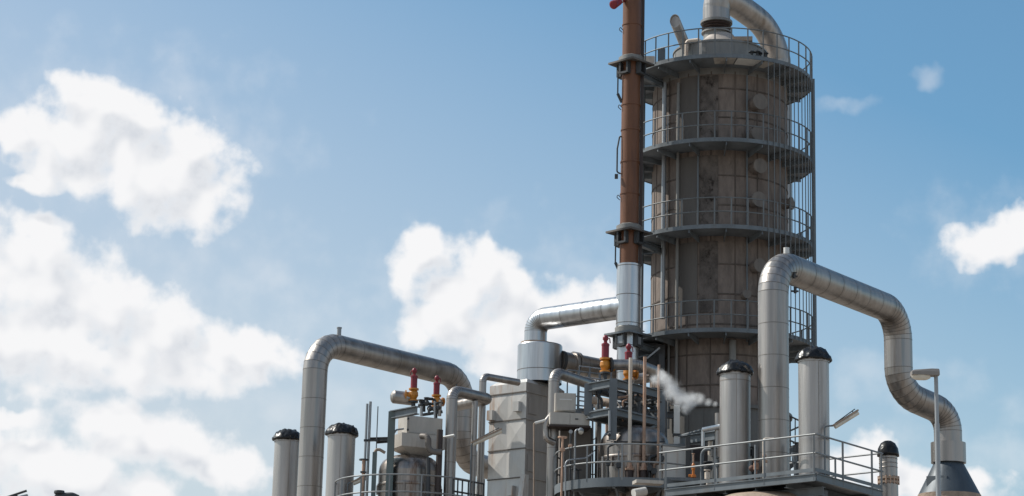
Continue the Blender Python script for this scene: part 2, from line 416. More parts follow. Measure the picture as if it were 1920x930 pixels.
while z < LEV[0]-.4:
    mb.lathe(c0, [(RS+.001, z-.03), (RS+.024, z-.024), (RS+.024, z+.024), (RS+.001, z+.03)], 96, mi=1); z += 1.12
for k in range(18):
    a = tang(R_(-90+20*k)+.05)
    mb.frame(c0+Vector((math.cos(a)*RS, math.sin(a)*RS, (zled+LEV[0])/2)), (Vector((-math.sin(a), math.cos(a), 0)), Vector((math.cos(a), math.sin(a), 0)), Vector((0,0,1))), .022, .014, (LEV[0]-zled)/2-.2, 1)
T.part('shell', mb, [M_TOWER, M_TJOINT])
RT_ = 1.78
ztop = tz(76, RT_)
c1 = c0-RT*.14
mb = MB().lathe(c0, [(RS, LEV[0]-.3), (RS, LEV[0]+.1), (RT_-.05, LEV[0]+.14)], 96)
mb.lathe(c0, [(RT_, LEV[0]), (RT_, ztop), (RT_+.04, ztop), (RT_+.04, ztop+.06)], 96)
for k in range(20):
    a = tang(R_(18*k)); mb.frame(c0+Vector((math.cos(a)*RT_, math.sin(a)*RT_, (LEV[0]+ztop)/2)), (Vector((-math.sin(a), math.cos(a), 0)), Vector((math.cos(a), math.sin(a), 0)), Vector((0,0,1))), .015, .012, (ztop-LEV[0])/2)
T.part('top_section', mb, M_TOWERTOP)
T.part('dome', MB().lathe(c0, [(RT_+.04, ztop+.06), (RT_*.9, ztop+.14), (RT_*.7, ztop+.24), (RT_*.5, ztop+.40), (RT_*.36, ztop+.62), (RT_*.3, ztop+.8)], 64, True), M_DOME)
mb = MB().lathe(c0, [(RS+.14, zled), (RS+.14, zled-.12), (RS+.04, zled-.12), (RS+.04, 0)], 96)
mb.lathe(c0, [(RS, zled+.02), (RS+.14, zled)], 96)
for k in range(28):
    a = tang(R_(360/28*k)); mb.frame(c0+Vector((math.cos(a)*(RS+.05), math.sin(a)*(RS+.05), zled/2)), (Vector((-math.sin(a), math.cos(a), 0)), Vector((math.cos(a), math.sin(a), 0)), Vector((0,0,1))), .03, .02, zled/2-.13)
T.part('base_skirt', mb, mat('skirt_cladding', (.12,.115,.108), .6, .3, var=.2, stain=(.2,.17,.14), stain_amt=.4))
# panels down the camera side
for (xa, xb, m, nm) in ((1276,1309,M_TOWERPLAIN,'cover_strip'), (1313,1346,M_TOWERPATCH,'cover_strip')):
    for za, zb in ((LEV[0]-.35, LEV[1]+.04), (LEV[1]-.25, LEV[2]+.04), (LEV[2]-.25, LEV[3]+.9), ):
        a0, a1 = sorted((tang(phipx(xa)), tang(phipx(xb))))
        T.part(nm, MB().ring(c0, RS-.02, RS+.03, zb, za, 10, a0, a1), m)
# ring platforms
c0p = c0+FR*OFF
for li, z in enumerate(LEV):
    dk = MB().ring(c0p, RS-.32, RP-.02, z-.05, z, 96)
    pl = T.part('platform', dk, M_DECK)
    T.part('toe_plate', MB().ring(c0p, RP-.02, RP+.012, z-.075, z+.075, 96), M_GREY, pl)
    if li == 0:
        for (pa, pb, cm_) in ((-4, 10, M_BEIGE), (11, 27, M_WHITE), (28.5, 36, M_BEIGE)):  # light on the deck underside, put in as added pale plates
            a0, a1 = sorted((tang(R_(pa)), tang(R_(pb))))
            T.part('lit_underside_patch', MB().ring(c0p, 2.75, RP-.03, z-.075, z-.052, 12, a0, a1), cm_, pl)
    br = MB()
    for k in range(16):
        ph = R_(4+22.5*k); a = tpp(ph, RS-.2, z-.15); b = tpp(ph, RP-.03, z-.12)
        br.beam(a+Vector((0,0,-.05)), b+Vector((0,0,.02)), .035, .2)
    T.part('bracket', br, M_GREY if li else M_GREY, pl)
    for hh, nm in ((1.08,'top_rail'), (.56,'mid_rail')):
        a0, a1 = sorted((tang(R_(-125)), tang(R_(140))))
        if a1-a0 < math.pi: a0, a1 = a1, a0+2*math.pi
        n = 90; pts = [tpp(R_(-125+265*i/n), RP, z+hh) for i in range(n+1)]
        T.part(nm, MB().tube(pts, .024, 8, weld=True), M_RAILSHADE, pl)
    for k in range(25):
        ph = R_(-113+10*k)
        T.part('post', MB().beam(tpp(ph, RP, z+.02), tpp(ph, RP, z+1.08), .05, .035), M_RAILSHADE, pl)
# vertical bars on the outer right edge
zb0, zb1 = tz(655), LEV[0]-.05
for k in range(15):
    ph = R_(30+4.15*k)
    T.part('cage_bar', MB().cyl(tpp(ph, RP+.05, LEV[3]-.1), tpp(ph, RP+.05, zb1), .018, n=8), M_RAILSHADE)
for ph, rr in ((93, .055), (97, .055)):
    T.part('cage_post', MB().beam(tpp(R_(ph), RP+.07, LEV[3]-.75), tpp(R_(ph), RP+.07, LEV[0]+.3), .09, .07), M_GREY)
# pipes that run up the shell
for (px, rr, y0, y1, m, nm) in ((1252,.085,143,590,M_GALV,'riser_pipe'), (1276,.06,150,720,M_TOWERTOP,'riser_pipe'), (1311,.035,140,440,M_GREY,'conduit'), (1397,.032,140,640,M_GREY,'conduit'), (1262,.05,640,800,M_TOWERTOP,'riser_pipe'), (1371,.13,640,700,M_TOWERTOP,'nozzle_pipe')):
    ph = phipx(px)
    T.part(nm, MB().cyl(tp(ph, RS+rr+.09, tz(y1, RS)), tp(ph, RS+rr+.09, tz(y0, RS)), rr, n=14), m)
ph = phipx(1222.5)
T.part('riser_pipe', MB().cyl(tp(R_(-77), RS+.4, tz(700, RS)), tp(R_(-77), RS+.4, tz(135, RS)), .055, n=12), M_GREY)
# manholes
for (px, py, rr, ln) in ((1424,192,.30,.42),(1421,252,.28,.42),(1424,312,.28,.42),(1422,375,.29,.42),(1424,498,.26,.40),(1467,362,.24,.3),(1467,430,.26,.3),(1405,553,.16,.3)):
    ph = phipx(px-12 if px < 1450 else px); d = FR*math.cos(ph)+RT*math.sin(ph); zz = tz(py, RS)
    a = tp(ph, RS-.05, zz); b = tp(ph, RS+ln, zz)
    mh = T.part('manhole', MB().cyl(a, b, rr*.82, n=28), M_TOWER)
    T.part('cover', MB().cyl(b, b+d*.07, rr, n=28), M_COVER, mh)
# nozzle and bellows at the top
zn0, zn1 = tz(66, .5), tz(36, .5)
hb = zn1-zn0
T.part('nozzle', MB().lathe(c1, [(.52, zn0-.25), (.5, zn0+.08*hb), (.5, zn0+.35*hb), (.58, zn0+.35*hb), (.58, zn0+.45*hb), (.45,zn0+.45*hb)], 40), M_TOWERTOP)
T.part('bellows', MB().lathe(c1, [(.45, zn0+.45*hb), (.56, zn0+.52*hb), (.48, zn0+.6*hb), (.57, zn0+.68*hb), (.48, zn0+.76*hb), (.57, zn0+.84*hb), (.5, zn1)], 40), M_DARKBROWN)
# small kit on the top platform
zt = LEV[0]
def topbox(px, phs, rad, z0, z1, wx, dy, m, nm):
    p = tp(R_(phs), rad, (z0+z1)/2)
    T.part(nm, MB().box(p, (wx, dy, z1-z0), math.atan2(RT.y, RT.x)), m)
topbox(0, -62, 3.05, zt, zt+.75, .45, .3, M_CREAM, 'cabinet')
topbox(0, -47, 3.0, zt+.2, zt+.85, .28, .3, M_GREY, 'junction_box')
p0 = tp(R_(-25), 2.95, zt); p1 = tp(R_(-14.5), 2.95, zt)
T.part('vent_pipe', MB().tube([p0, p0+Vector((0,0,.95)), p1+Vector((0,0,.95)), p1+Vector((0,0,.2))], .07, 12, .12), M_CREAM)
for k, ph in enumerate((24, 27.5, 31, 34)):
    p = tp(R_(ph), 2.9+.1*(k % 2), zt)
    vl = MB().cyl(p, p+Vector((0,0,.5)), .05, n=10).cyl(p+Vector((0,0,.28)), p+Vector((0,0,.36)), .12, n=14).cyl(p+Vector((0,0,.5)), p+Vector((0,0,.53)), .13, n=14)
    T.part('valve', vl, M_DARK)
topbox(0, 30, 1.7, ztop+.05, ztop+.22, .75, .3, M_TAN, 'cable_tray')

# gooseneck overhead pipe
pts = [P(1342,38,YT), P(1342,18,YT), P(1348,1,YT), P(1368,2,YT+.3), P(1397,20,YT+1.0), P(1428,45,YT+1.7), P(1448,78,YT+2.1), P(1459,114,YT+2.3)]
pts[0] = Vector((c1.x, c1.y, zn1)); pts[1].x = c1.x; pts[1].y = c1.y
T2 = Thing('overhead_pipe', 'silver gooseneck pipe curving over from the top of the tall brown column', 'pipe', pts[0])
path = [pts[0], pts[1]]+spline(pts[1:], 5)[1:]
path += [path[-1]+Vector((0.05,.1,-1.5)), path[-1]+Vector((.05,.1,-8))]
T2.part('pipe_run', MB().tube(path, lambda t: .53 if t < .09 else .50, 32), [M_CLAD, M_SEAM])
T2.part('flange', MB().lathe(pts[0], [(.5,-.03),(.62,-.03),(.62,.07),(.5,.07)], 40), M_TOWERTOP)
# open vent horn
a = P(1284, 84, YT-1.2); b = P(1265.5, 39, YT-2.0)
T3 = Thing('vent_horn', 'short slanted open ended vent tube rising from the column top platform', 'vent', a)
ax = (b-a).normalized(); n = 28; r = .205
X = ax.cross(Vector((0,0,1))).normalized(); Yv = ax.cross(X)
nn = Vector((-.45,-1,-.05)).normalized()
def cut(rad, off=0):
    out = []
    for i in range(n):
        q = X*(rad*math.cos(2*math.pi*i/n))+Yv*(rad*math.sin(2*math.pi*i/n))
        out.append(b+q-ax*((q.dot(nn))/ax.dot(nn)))
    return out
lo = [a+X*(r*math.cos(2*math.pi*i/n))+Yv*(r*math.sin(2*math.pi*i/n)) for i in range(n)]
hi, hin = cut(r), cut(r-.02)
qf = [(i,(i+1)%n,n+(i+1)%n,n+i) for i in range(n)]
mb = MB().add(lo+hi, qf, True).add(hi+hin, qf, False).add(hin+[v-ax*.07 for v in hin], qf, True)
mb.add([v-ax*.07 for v in hin], [tuple(range(n))])
mb.cyl(a-ax*1.2, a, .19, n=20)
T3.part('tube', mb, M_VENT)

# ------------------------------------------------------------------ brown flue stack
YS = 79.0
SCp = P(1181.5, 300, YS); SX, SY = SCp.x, SCp.y; cs = Vector((SX, SY, 0))
def sz(py): 
    d = ray(1181, py); return (CAM+d*(SY/d.y)).z
T = Thing('flue_stack', 'slim brown flue stack with a shiny silver lower section beside the column', 'stack', cs)
rb = 17.5*mpp(SCp); zsil = sz(497)
mb = MB().lathe(cs, [(rb, zsil-.1), (rb, sz(-120))], 40)
for py in (48, 132, 198, 245, 305, 365):
    zz = sz(py); mb.lathe(cs, [(rb, zz-.03), (rb+.022, zz-.025), (rb+.022, zz+.025), (rb, zz+.03)], 40)
T.part('shaft', mb, M_RUST)
rs = 22.3*mpp(SCp)
mb = MB().lathe(cs, [(rb, zsil), (rs, zsil), (rs, sz(614)), (rs*.9, sz(614)), (rs*.9, 0)], 48)
for py in (501, 555, 608, 650, 700): 
    zz = sz(py); q = rs if py < 614 else rs*.9
    mb.lathe(cs, [(q+.006, zz-.012), (q+.006, zz+.012)], 48, mi=1)
T.part('silver_sleeve', mb, [M_CLADB, M_SEAM])
# cable tray on the shaded side
T.part('cable_tray', MB().box((SX+rb+.07, SY+.1, (zsil+sz(-100))/2), (.12, .16, sz(-100)-zsil)), M_DARKBROWN)
for py in (118, 434, 626):
    zz = sz(py)
    h = 44*mpp(SCp)
    pl = MB().lathe(Vector((SX, SY, 0)), [(rb+.03, zz+.06), (h, zz-.02), (h, zz-.09), (rb+.03, zz-.02)], 4)
    plo = T.part('guide_plate', pl, M_TOWERPLAIN if py < 600 else M_GREY)
    T.part('collar', MB().lathe(cs, [(rs if py > 600 else rb, zz+.03),(h*.55, zz+.03),(h*.55, zz+.2),(rs if py > 600 else rb, zz+.26)], 8), M_TOWERTOP, plo)
    for k in range(4):
        a = R_(45+90*k+8); d = Vector((math.cos(a), math.sin(a), 0)); t = Vector((-d.y, d.x, 0))
        c = Vector((SX, SY, zz-.3))+d*(h*.50)
        fb = MB()
        for sgn in (-1, 1): fb.frame(c+t*(sgn*.16), (t, d, Vector((0,0,1))), .035, .1, .22)
        fb.frame(c-Vector((0,0,.2)), (t, d, Vector((0,0,1))), .125, .098, .035)
        T.part('bracket', fb, M_DARK, plo)
        if py > 600: T.part('lamp_box', MB().frame(c+d*.02, (t, d, Vector((0,0,1))), .12, .05, .14), M_GALV, plo)
    # arm to the column
    a = Vector((SX+.35, SY+.25, zz-.35)); b = Vector((SX+1.35, SY+1.6, zz-.35))
    T.part('tie_arm', MB().ibeam(a, b, .18, .22).beam(a+Vector((0,0,-.45)), b+Vector((0,0,0.02)), .05, .05), M_GREY)
for py in (58, 203, 372):
    q = Vector((SX-rb, SY-.1, sz(py)))
    T.part('hook', MB().tube([q, q+Vector((-.1,0,.12)), q+Vector((-.13,0,0)), q+Vector((-.02,0,-.1))], .015, 8, .04), M_DARK)
q0 = Vector((SX-rb-.06, SY-.1, sz(258))); q1 = Vector((SX-rb-.14, SY-.1, sz(325)))
T.part('drain_pipe', MB().tube([q0+Vector((.08,0,0)), q0, q1+Vector((0,0,.9)), q1, q1+Vector((.14,0,-.05))], .03, 8, .12), M_DARK)
T.part('junction_box', MB().box(q1+Vector((-.02,0,-.16)), (.12,.12,.16)), M_DARK)
for py in (140, 455):
    q = Vector((SX-rb-.05, SY-.05, sz(py))); h = 1.1
    T.part('cable_guard', MB().beam(q+Vector((-.1,0,0)), q+Vector((-.1,0,-h*.75)), .05,.1).beam(q+Vector((-.1,0,-h*.7)), q+Vector((.05,0,-h)), .06,.1), M_DARK)
# red and white sleeve at the top
a = Vector((SX-rb+.05, SY-.15, sz(1))); b = P(1150, 9, YS-.75)
T = Thing('marker_light', 'small red and white tapered fitting jutting from the brown stack near its top', 'marker', a)
d = (b-a)
T.part('arm', MB().cyl(a, a+d*.5, .09, .07, n=16), M_WHITE)
T.part('band', MB().cyl(a+d*.12, a+d*.3, .10, .10, n=16), M_RED)
T.part('lens', MB().cyl(a+d*.45, b, .12, .17, n=20).cyl(b, b+d*.03, .17, .12, n=20), M_RED)

# silver duct from the stack to the filter box
tee = Vector((SX, SY, sz(575)))
el_ = PZ(1005, 600, tee.z-.05)
dn = Vector((el_.x, el_.y, P(1003, 646, el_.y).z))
print('duct', el_, 'far', far if 'far' in globals() else None)
T = Thing('exhaust_duct', 'bright silver duct arching from the stack down to the silver drum', 'duct', dn)
T.part('duct_run', MB().tube([tee, el_, dn], .42, 36, .95, 9, seam=1.0), [M_CLADB, M_SEAM])
T.part('flange', MB().lathe(dn, [(.43,0),(.55,0),(.55,.07),(.43,.07)], 36), M_TAN)

# ------------------------------------------------------------------ filter box with drum
YB = dn.y-1.2
FB = P(988, 716, YB)
th = R_(40)
dl = Vector((-math.cos(th), math.sin(th), 0)); dr = Vector((math.sin(th), math.cos(th), 0))
nl = -dr; nr = -dl                       # outward normals of the left and right faces
W1, W2 = 1.75, 2.2
zt_ = FB.z; corner = Vector((FB.x, FB.y, 0))
T = Thing('filter_housing', 'pale metal filter box with cross creased panels and rust streaks, drum on top', 'filter unit', corner)
zbt = P(985, 975, YB).z
mb = MB()
cen = corner+dl*(W1/2)+dr*(W2/2)
mb.frame(Vector((cen.x, cen.y, (zt_+zbt)/2)), (dl, dr, Vector((0,0,1))), W1/2, W2/2, (zt_-zbt)/2)
T.part('casing', mb, M_CASING)
# cross-broken panels on the sunny face
def zpx(py): return P(980, py, YB+.4).z
rows = [zpx(y) for y in (719, 737, 788, 843, 897, 955)]
def cell(o, u, W, z0, z1, nrm_, up=.035):
    off = nrm_*.004
    a, b, c, d = o+off+Vector((0,0,z0)), o+u*W+off+Vector((0,0,z0)), o+u*W+off+Vector((0,0,z1)), o+off+Vector((0,0,z1))
    m = (a+b+c+d)/4+nrm_*up
    return [a, b, c, d, m], [(0,1,4),(1,2,4),(2,3,4),(3,0,4)]
for i in range(len(rows)-1):
    z1, z0 = rows[i], rows[i+1]
    pm = MB()
    if i == 0: pm.frame(Vector((0,0,(z0+z1)/2))+corner+dl*(W1/2)+nl*.014, (dl, nl, Vector((0,0,1))), W1/2-.01, .012, (z1-z0)/2-.012)
    else:
        for k in range(2):
            vs, fs = cell(corner+dl*(W1*k/2), dl, W1/2, z0+.02, z1-.02, nl); pm.add(vs, fs)
    T.part('panel', pm, M_PANEL)
    T.part('joint_strip', MB().frame(corner+dl*(W1/2)+nl*.02+Vector((0,0,z0)), (dl, nl, Vector((0,0,1))), W1/2+.01, .02, .018), M_PANELSIDE)
ph_ = [corner+nl*.0+Vector((0,0,zt_)), corner+dl*W1+Vector((0,0,zt_)), corner+dl*W1+dr*W2+Vector((0,0,zt_)), corner+dr*W2+Vector((0,0,zt_))]
ap = [v+Vector((0,0,.22))+ (cen-corner-Vector((0,0,0))).normalized()*0 for v in ph_]
ccz = sum(ph_, Vector())/4
ap = [ccz+(v-ccz)*.82+Vector((0,0,.16)) for v in ph_]
T.part('roof', MB().add(ph_+ap, [(0,1,5,4),(1,2,6,5),(2,3,7,6),(3,0,4,7),(4,5,6,7)]), M_PANEL)
for (u, py) in ((.90, 776), (.19, 765), (.30, 922)):
    c = corner+dl*(W1*u)+nl*.10+Vector((0,0,zpx(py)))
    T.part('latch_box', MB().frame(c, (dl, nl, Vector((0,0,1))), .13, .11, .18), M_PANEL)
for (u, s_) in ((1.12, 1), (-.06, 1)):
    a = corner+dl*(W1*u)+nl*.35; zz = zpx(893)
    b = corner+dl*(W1*u)-nl*.1
    vs = [a+Vector((0,0,zz-1.6)), b+Vector((0,0,zz-1.6)), b+Vector((0,0,zz)), a+nl*(-.25)+Vector((0,0,zz))]
    vs2 = [v+dl*.22 for v in vs]
    T.part('foot_bracket', MB().add(vs+vs2, [(0,1,2,3),(7,6,5,4),(0,4,5,1),(1,5,6,2),(2,6,7,3),(3,7,4,0)]), M_PANEL)
for zz in rows[1:]:
    T.part('stiffener', MB().frame(corner+dr*(W2/2)+nr*.02+Z*zz, (dr, nr, Z), W2/2, .02, .03), M_CASING)
for zz in ((rows[1]+rows[2])/2, (rows[3]+rows[4])/2):
    T.part('hatch', MB().frame(corner+dr*.34+nr*.022+Z*zz, (dr, nr, Z), .22, .02, .3), M_CASING)
for (i, j) in ((0,0),(1,0),(0,1),(1,1)):
    p = corner+dl*(W1*i)+dr*(W2*j)+(-nl*.12 if j == 0 else nl*.12)+(-nr*.12 if i == 0 else nr*.12)
    T.part('leg', MB().beam(p, p+Vector((0,0,zbt)), .2, .2), M_GREY)
# silver drum
T = Thing('silver_drum', 'bright silver drum standing on the filter box below the exhaust duct', 'drum', (dn.x, dn.y, zt_+.1))
rd = 42*mpp(dn); cdp = Vector((P(1012, 680, dn.y).x, dn.y+.05, 0))
mb = MB().lathe(cdp, [(.05, dn.z-.005), (rd*.97, dn.z-.02), (rd, dn.z-.06), (rd, zt_+.17)], 56)
for f in (.28,): mb.lathe(cdp, [(rd+.006, zt_+.17+(dn.z-zt_)*f-.012), (rd+.006, zt_+.17+(dn.z-zt_)*f+.012)], 56, mi=1)
T.part('shell', mb, [M_CLADB, M_SEAM])
# pipe behind the drum
a, b, c = P(1048, 678, dn.y+.1), P(1145, 697, dn.y+1.2), P(1190, 702, dn.y+1.8)
T = Thing('crossover_pipe', 'fat steel pipe with a flanged joint running behind the yellow valves to the drum', 'pipe', a)
d = (b-a).normalized()
T.part('pipe_run', MB().tube([a, b, c], .41, 32, .6, 4, seam=1.2), [M_CLAD, M_SEAM])
T.part('flange', MB().cyl(a+d*.55, a+d*.66, .48, n=32).cyl(a+d*.72, a+d*.8, .48, n=32), M_CLAD)
T.part('flange', MB().cyl(a+d*.02, a+d*.14, .43, n=32), M_DARK)

# ------------------------------------------------------------------ big pipes
def pipe(name, label, cat, pts, r, bend, mats=None, seam=1.0, gore=7, n=32, group=None):
    T = Thing(name, label, cat, pts[-1] if pts[-1].z < pts[0].z else pts[0], group)
    T.part('pipe_run', MB().tube(pts, r, n, bend, gore, seam=seam), mats or [M_CLAD, M_SEAM])
    return T
# left transfer pipe
a = P(588, 760, 75); top = P(593, 650, 75); a = Vector((a.x, a.y, 0)); tl = Vector((a.x, a.y, P(592, 641, 75).z))
far = PZ(869, 708, tl.z)
print('far', far)
p3 = Vector((far.x, far.y, P(868, 862, far.y).z)); p4 = P(962, 862, far.y+3.6); p4.z = p3.z
T = pipe('transfer_pipe', 'large steel pipe over the left vessel, rising tall then sloping away', 'pipe', [a, tl, far, p3, p4], .425, 1.0)
q = tl+(far-tl)*.14
T.part('vent_stub', MB().cyl(q+Vector((0,0,.3)), q+Vector((0,0,.68)), .075, n=16).cyl(q+Vector((0,0,.66)), q+Vector((0,0,.70)), .09, n=16), M_GALV)

# ------------------------------------------------------------------ right platform
ZD = P(1530, 887, 62).z
C0 = PZ(1530, 887, ZD); L0 = PZ(1248, 917, ZD); R0 = PZ(1653, 920, ZD)
uf = (L0-C0).normalized(); ur = (R0-C0).normalized()
lf = (L0-C0).length; lr = (R0-C0).length
R0 = C0+ur*lr; B0 = L0+ur*lr
print('deck', lf, lr, C0, L0, R0)
T = Thing('service_platform', 'grey steel service platform with guard rails carrying the capped vents and tall pipe', 'platform', ground(C0))
mid = (C0+L0+R0+B0)/4
T.part('deck', MB().frame(Vector((mid.x, mid.y, ZD-.03)), (uf, ur, Vector((0,0,1))), lf/2-.05, lr/2-.05, .03), M_DECK)
for a, b in ((C0, L0), (C0, R0), (L0, B0), (R0, B0)):
    T.part('edge_beam', MB().beam(a+Vector((0,0,-.11)), b+Vector((0,0,-.11)), .05, .2).beam(a+Vector((0,0,-.02)), b+Vector((0,0,-.02)), .12, .022).beam(a+Vector((0,0,-.215)), b+Vector((0,0,-.215)), .12, .018), M_GREY)
    T.part('toe_plate', MB().beam(a+Vector((0,0,.10)), b+Vector((0,0,.10)), .012, .1), M_GREY)
for k in range(1, 5):
    a = C0+uf*(lf*k/5); T.part('floor_beam', MB().ibeam(a+ur*.1+Vector((0,0,-.2)), a+ur*(lr-.1)+Vector((0,0,-.2)), .14, .22), M_GREY)
T.part('floor_beam', MB().ibeam(C0+ur*.6+uf*.1+Vector((0,0,-.42)), C0+ur*.6+uf*(lf-.1)+Vector((0,0,-.42)), .16, .24), M_GREY)
for (i, j) in ((.06,.25),(.5,.25),(.94,.25),(.06,.9),(.94,.9)):
    p = C0+uf*(lf*i)+ur*(lr*j)
    T.part('leg', MB().ibeam(Vector((p.x,p.y,0)), Vector((p.x,p.y,ZD-.35)), .2, .2), M_GREY)
def railrun(T, a, b, posts, ext0=0, ext1=0, h=1.1, parent=None, m=None):
    d = (b-a).normalized(); m = m or M_RAILSUN
    for hh, nm in ((h,'top_rail'), (h*.52,'mid_rail')):
        T.part(nm, MB().cyl(a-d*ext0+Vector((0,0,hh)), b+d*ext1+Vector((0,0,hh)), .026, n=10), m, parent)
    for t in posts:
        p = a+(b-a)*t
        T.part('post', MB().beam(p+Vector((0,0,-.18)), p+Vector((0,0,h)), .055, .055), m, parent)
railrun(T, C0, L0, (.012, .33, .66, 1.0), 0, .25)
railrun(T, C0, R0, (.40, .85), 0, .1)
railrun(T, R0, B0, (.0, .3, .65), 0, 0)

def capped_vent(base, r, ztop, label, seed, seam_z=None, group='capped steel vents'):
    rnd = random.Random(seed); ph = [rnd.uniform(0, 6.28) for _ in range(5)]
    T = Thing('capped_vent', label, 'vent', base, group)
    mb = MB().lathe(Vector((base.x, base.y, 0)), [(r, base.z), (r, ztop), (r*.9, ztop)], 40)
    mb.lathe(Vector((base.x, base.y, 0)), [(r+.02, ztop-.14), (r+.02, ztop-.02)], 40)
    if seam_z: mb.lathe(Vector((base.x, base.y, 0)), [(r+.006, seam_z-.012), (r+.006, seam_z+.012)], 40, mi=1)
    a = rnd.uniform(-1.9, -1.2)
    mb.frame(Vector((base.x+math.cos(a)*r, base.y+math.sin(a)*r, (base.z+ztop)/2)), (Vector((-math.sin(a), math.cos(a), 0)), Vector((math.cos(a), math.sin(a), 0)), Vector((0,0,1))), .008, .006, (ztop-base.z)/2-.15, 1)
    T.part('shaft', mb, [M_VENT, M_SEAMSOFT])
    def jig(v, c):
        a = math.atan2(v.y-c.y, v.x-c.x); q = math.hypot(v.x-c.x, v.y-c.y); zz = v.z-ztop
        u = Vector((v.x-c.x, v.y-c.y, zz*1.3))/r
        n1 = mnoise.noise(u*1.6+Vector((seed*3.1, 0, 0))); n2 = mnoise.noise(u*4.2+Vector((0, seed*5.3, 0))); n3 = mnoise.noise(u*9.0+Vector((0, 0, seed*2.7)))
        k = .03*n1+.045*n2+.03*n3
        dz = r*(.07*n1+.12*n2*(1 if zz > 0 else .5)+.06*n3)
        return Vector((c.x+math.cos(a)*q*(1+k), c.y+math.sin(a)*q*(1+k), v.z+dz))
    prof = [(r*1.01,ztop-.05),(r*1.14,ztop-.09),(r*1.2,ztop-.085),(r*1.22,ztop-.05),(r*1.2,ztop-.01),(r*1.13,ztop+.06),(r*1.03,ztop+.13),(r*.9,ztop+.19),(r*.76,ztop+.235),(r*.62,ztop+.27),(r*.48,ztop+.295),(r*.3,ztop+.315),(r*.15,ztop+.32),(.002,ztop+.325)]
    T.part('cover', MB().lathe(Vector((base.x, base.y, 0)), prof, 72, True, jig=jig), M_BLACK)
    return T
def zat(px, py, y): return P(px, py, y).z
def ondeck(px, inward):
    lo, hi = 0.0, lf            # point on the front edge seen at px, then stepped inward
    for _ in range(40):
        m = (lo+hi)/2; q = C0+uf*m+ur*inward-CAM
        x = 960+FPX*q.dot(AX_R)/q.dot(-AX_B)
        if x > px: lo = m
        else: hi = m
    return C0+uf*m+ur*inward
b = ondeck(1378, 1.0); capped_vent(b, 29*mpp(b), zat(1378, 697, b.y), 'pale steel vent under a black plastic cover, left of the tall S shaped pipe', 1, zat(1378,716,b.y))
b = ondeck(1527, .75); capped_vent(b, 29*mpp(b), zat(1527, 672, b.y), 'pale steel vent under a black plastic cover, just right of the tall pipe riser', 2)
# S-shaped pipe to the hopper
b = ondeck(1451, 1.5); rr = 29.3*mpp(b)
t1 = Vector((b.x, b.y, P(1450, 492, b.y).z))
t2 = PZ(1683, 585, t1.z)
print('S', t1, t2)
t3 = Vector((t2.x, t2.y, P(1684, 735, t2.y).z))
YH = t2.y+1.2
hp = P(1778, 840, YH)
t4 = Vector((hp.x, hp.y, P(1778, 775, YH).z))
t5 = Vector((hp.x, hp.y, P(1778, 845, YH).z))
T = pipe('process_pipe', 'large S shaped steel pipe climbing from the platform and dropping into the blue grey hopper', 'pipe', [b, t1, t2, t3, t4, t5], rr, .95, gore=8)
q = t1+(t2-t1)*.10
T.part('vent_stub', MB().cyl(q+Vector((0,0,.3)), q+Vector((0,0,.62)), .09, n=16), M_WHITE)
T.part('base_ring', MB().lathe(b, [(rr+.08,0),(rr+.08,.10),(rr,.10)], 32), M_DARK)
for (px, py) in ((1489, 518), (1491, 546)):
    p = P(px, py, b.y+.1)
    T.part('drain_valve', MB().cyl(p-Vector((.12,0,0)), p+Vector((.1,0,0)), .03, n=8).cyl(p+Vector((0,0,-.06)), p+Vector((0,0,.1)), .045, n=10).cyl(p+Vector((.02,0,.1)), p+Vector((.02,0,.12)), .07, n=10), M_DARK)
# hopper
T = Thing('hopper', 'dark blue grey cone hopper with a steel collar at the foot of the S pipe', 'hopper', (hp.x, hp.y, 0))
hc = Vector((hp.x, hp.y, 0)); rc = 32.5*mpp(hp); zc1 = zat(1778, 826, YH-.5); zc0 = zat(1778, 864, YH-.5)
T.part('collar', MB().lathe(hc, [(.4, zc1), (rc, zc1), (rc, zc0), (rc*.8, zc0)], 40), M_CLAD)
zk = zat(1778, 922, YH-.8)
T.part('cone', MB().lathe(hc, [(rc*.82, zc0+.05), (rc*.86, zc0-.02), (rc*1.78, zk)], 28), M_HOPPER)
T.part('base', MB().lathe(hc, [(rc*1.80, zk), (rc*1.80, zk-.15), (rc*2.2, zk-.9), (rc*2.2, 0)], 24), M_TAN)
a = hc+Vector((-rc*.75,-rc*.75,zk+.42))
T.part('sign_plate', MB().frame(hc+Vector((-rc*.9,-rc*1.0,zk+.28)), (Vector((.85,-.5,0)).normalized(), Vector((.5,.85,0)).normalized(), Vector((0,0,1))), .34, .02, .26), M_GREY)
# small capped pipe with bolted flange
YV = R0.y+.9
ps = P(1666, 900, YV); ps0 = ground(ps); rs_ = 17.0*mpp(ps)
T = Thing('flanged_vent', 'short brown steel vent pipe with black dome cap and bolted flange, beside the platform end', 'vent', ps0)
zt2 = zat(1666, 852, YV); zf = zat(1666, 901, YV)
mb = MB().lathe(ps0, [(rs_*1.05, 0), (rs_*1.05, zf-.1), (rs_, zf), (rs_, zt2)], 32)
for py in (868, 876, 884): mb.lathe(ps0, [(rs_+.004, zat(1666,py,66.8)-.012), (rs_+.012, zat(1666,py,66.8)), (rs_+.004, zat(1666,py,66.8)+.012)], 32)
T.part('pipe_run', mb, M_CLAD)
T.part('cap', MB().lathe(Vector((ps.x, ps.y, zt2)), [(rs_, -.02), (rs_*1.22, -.06), (rs_*1.2, .02), (rs_*1.1, .18), (rs_*.8, .33), (rs_*.4, .40), (.002, .42)], 32, True), M_BLACK)
fl = T.part('flange', MB().lathe(Vector((ps.x, ps.y, zf)), [(rs_, -.09), (rs_*1.2, -.09), (rs_*1.2, -.03), (rs_*1.02, -.03), (rs_*1.02, .03), (rs_*1.2, .03), (rs_*1.2, .09), (rs_, .09)], 32), M_TAN)
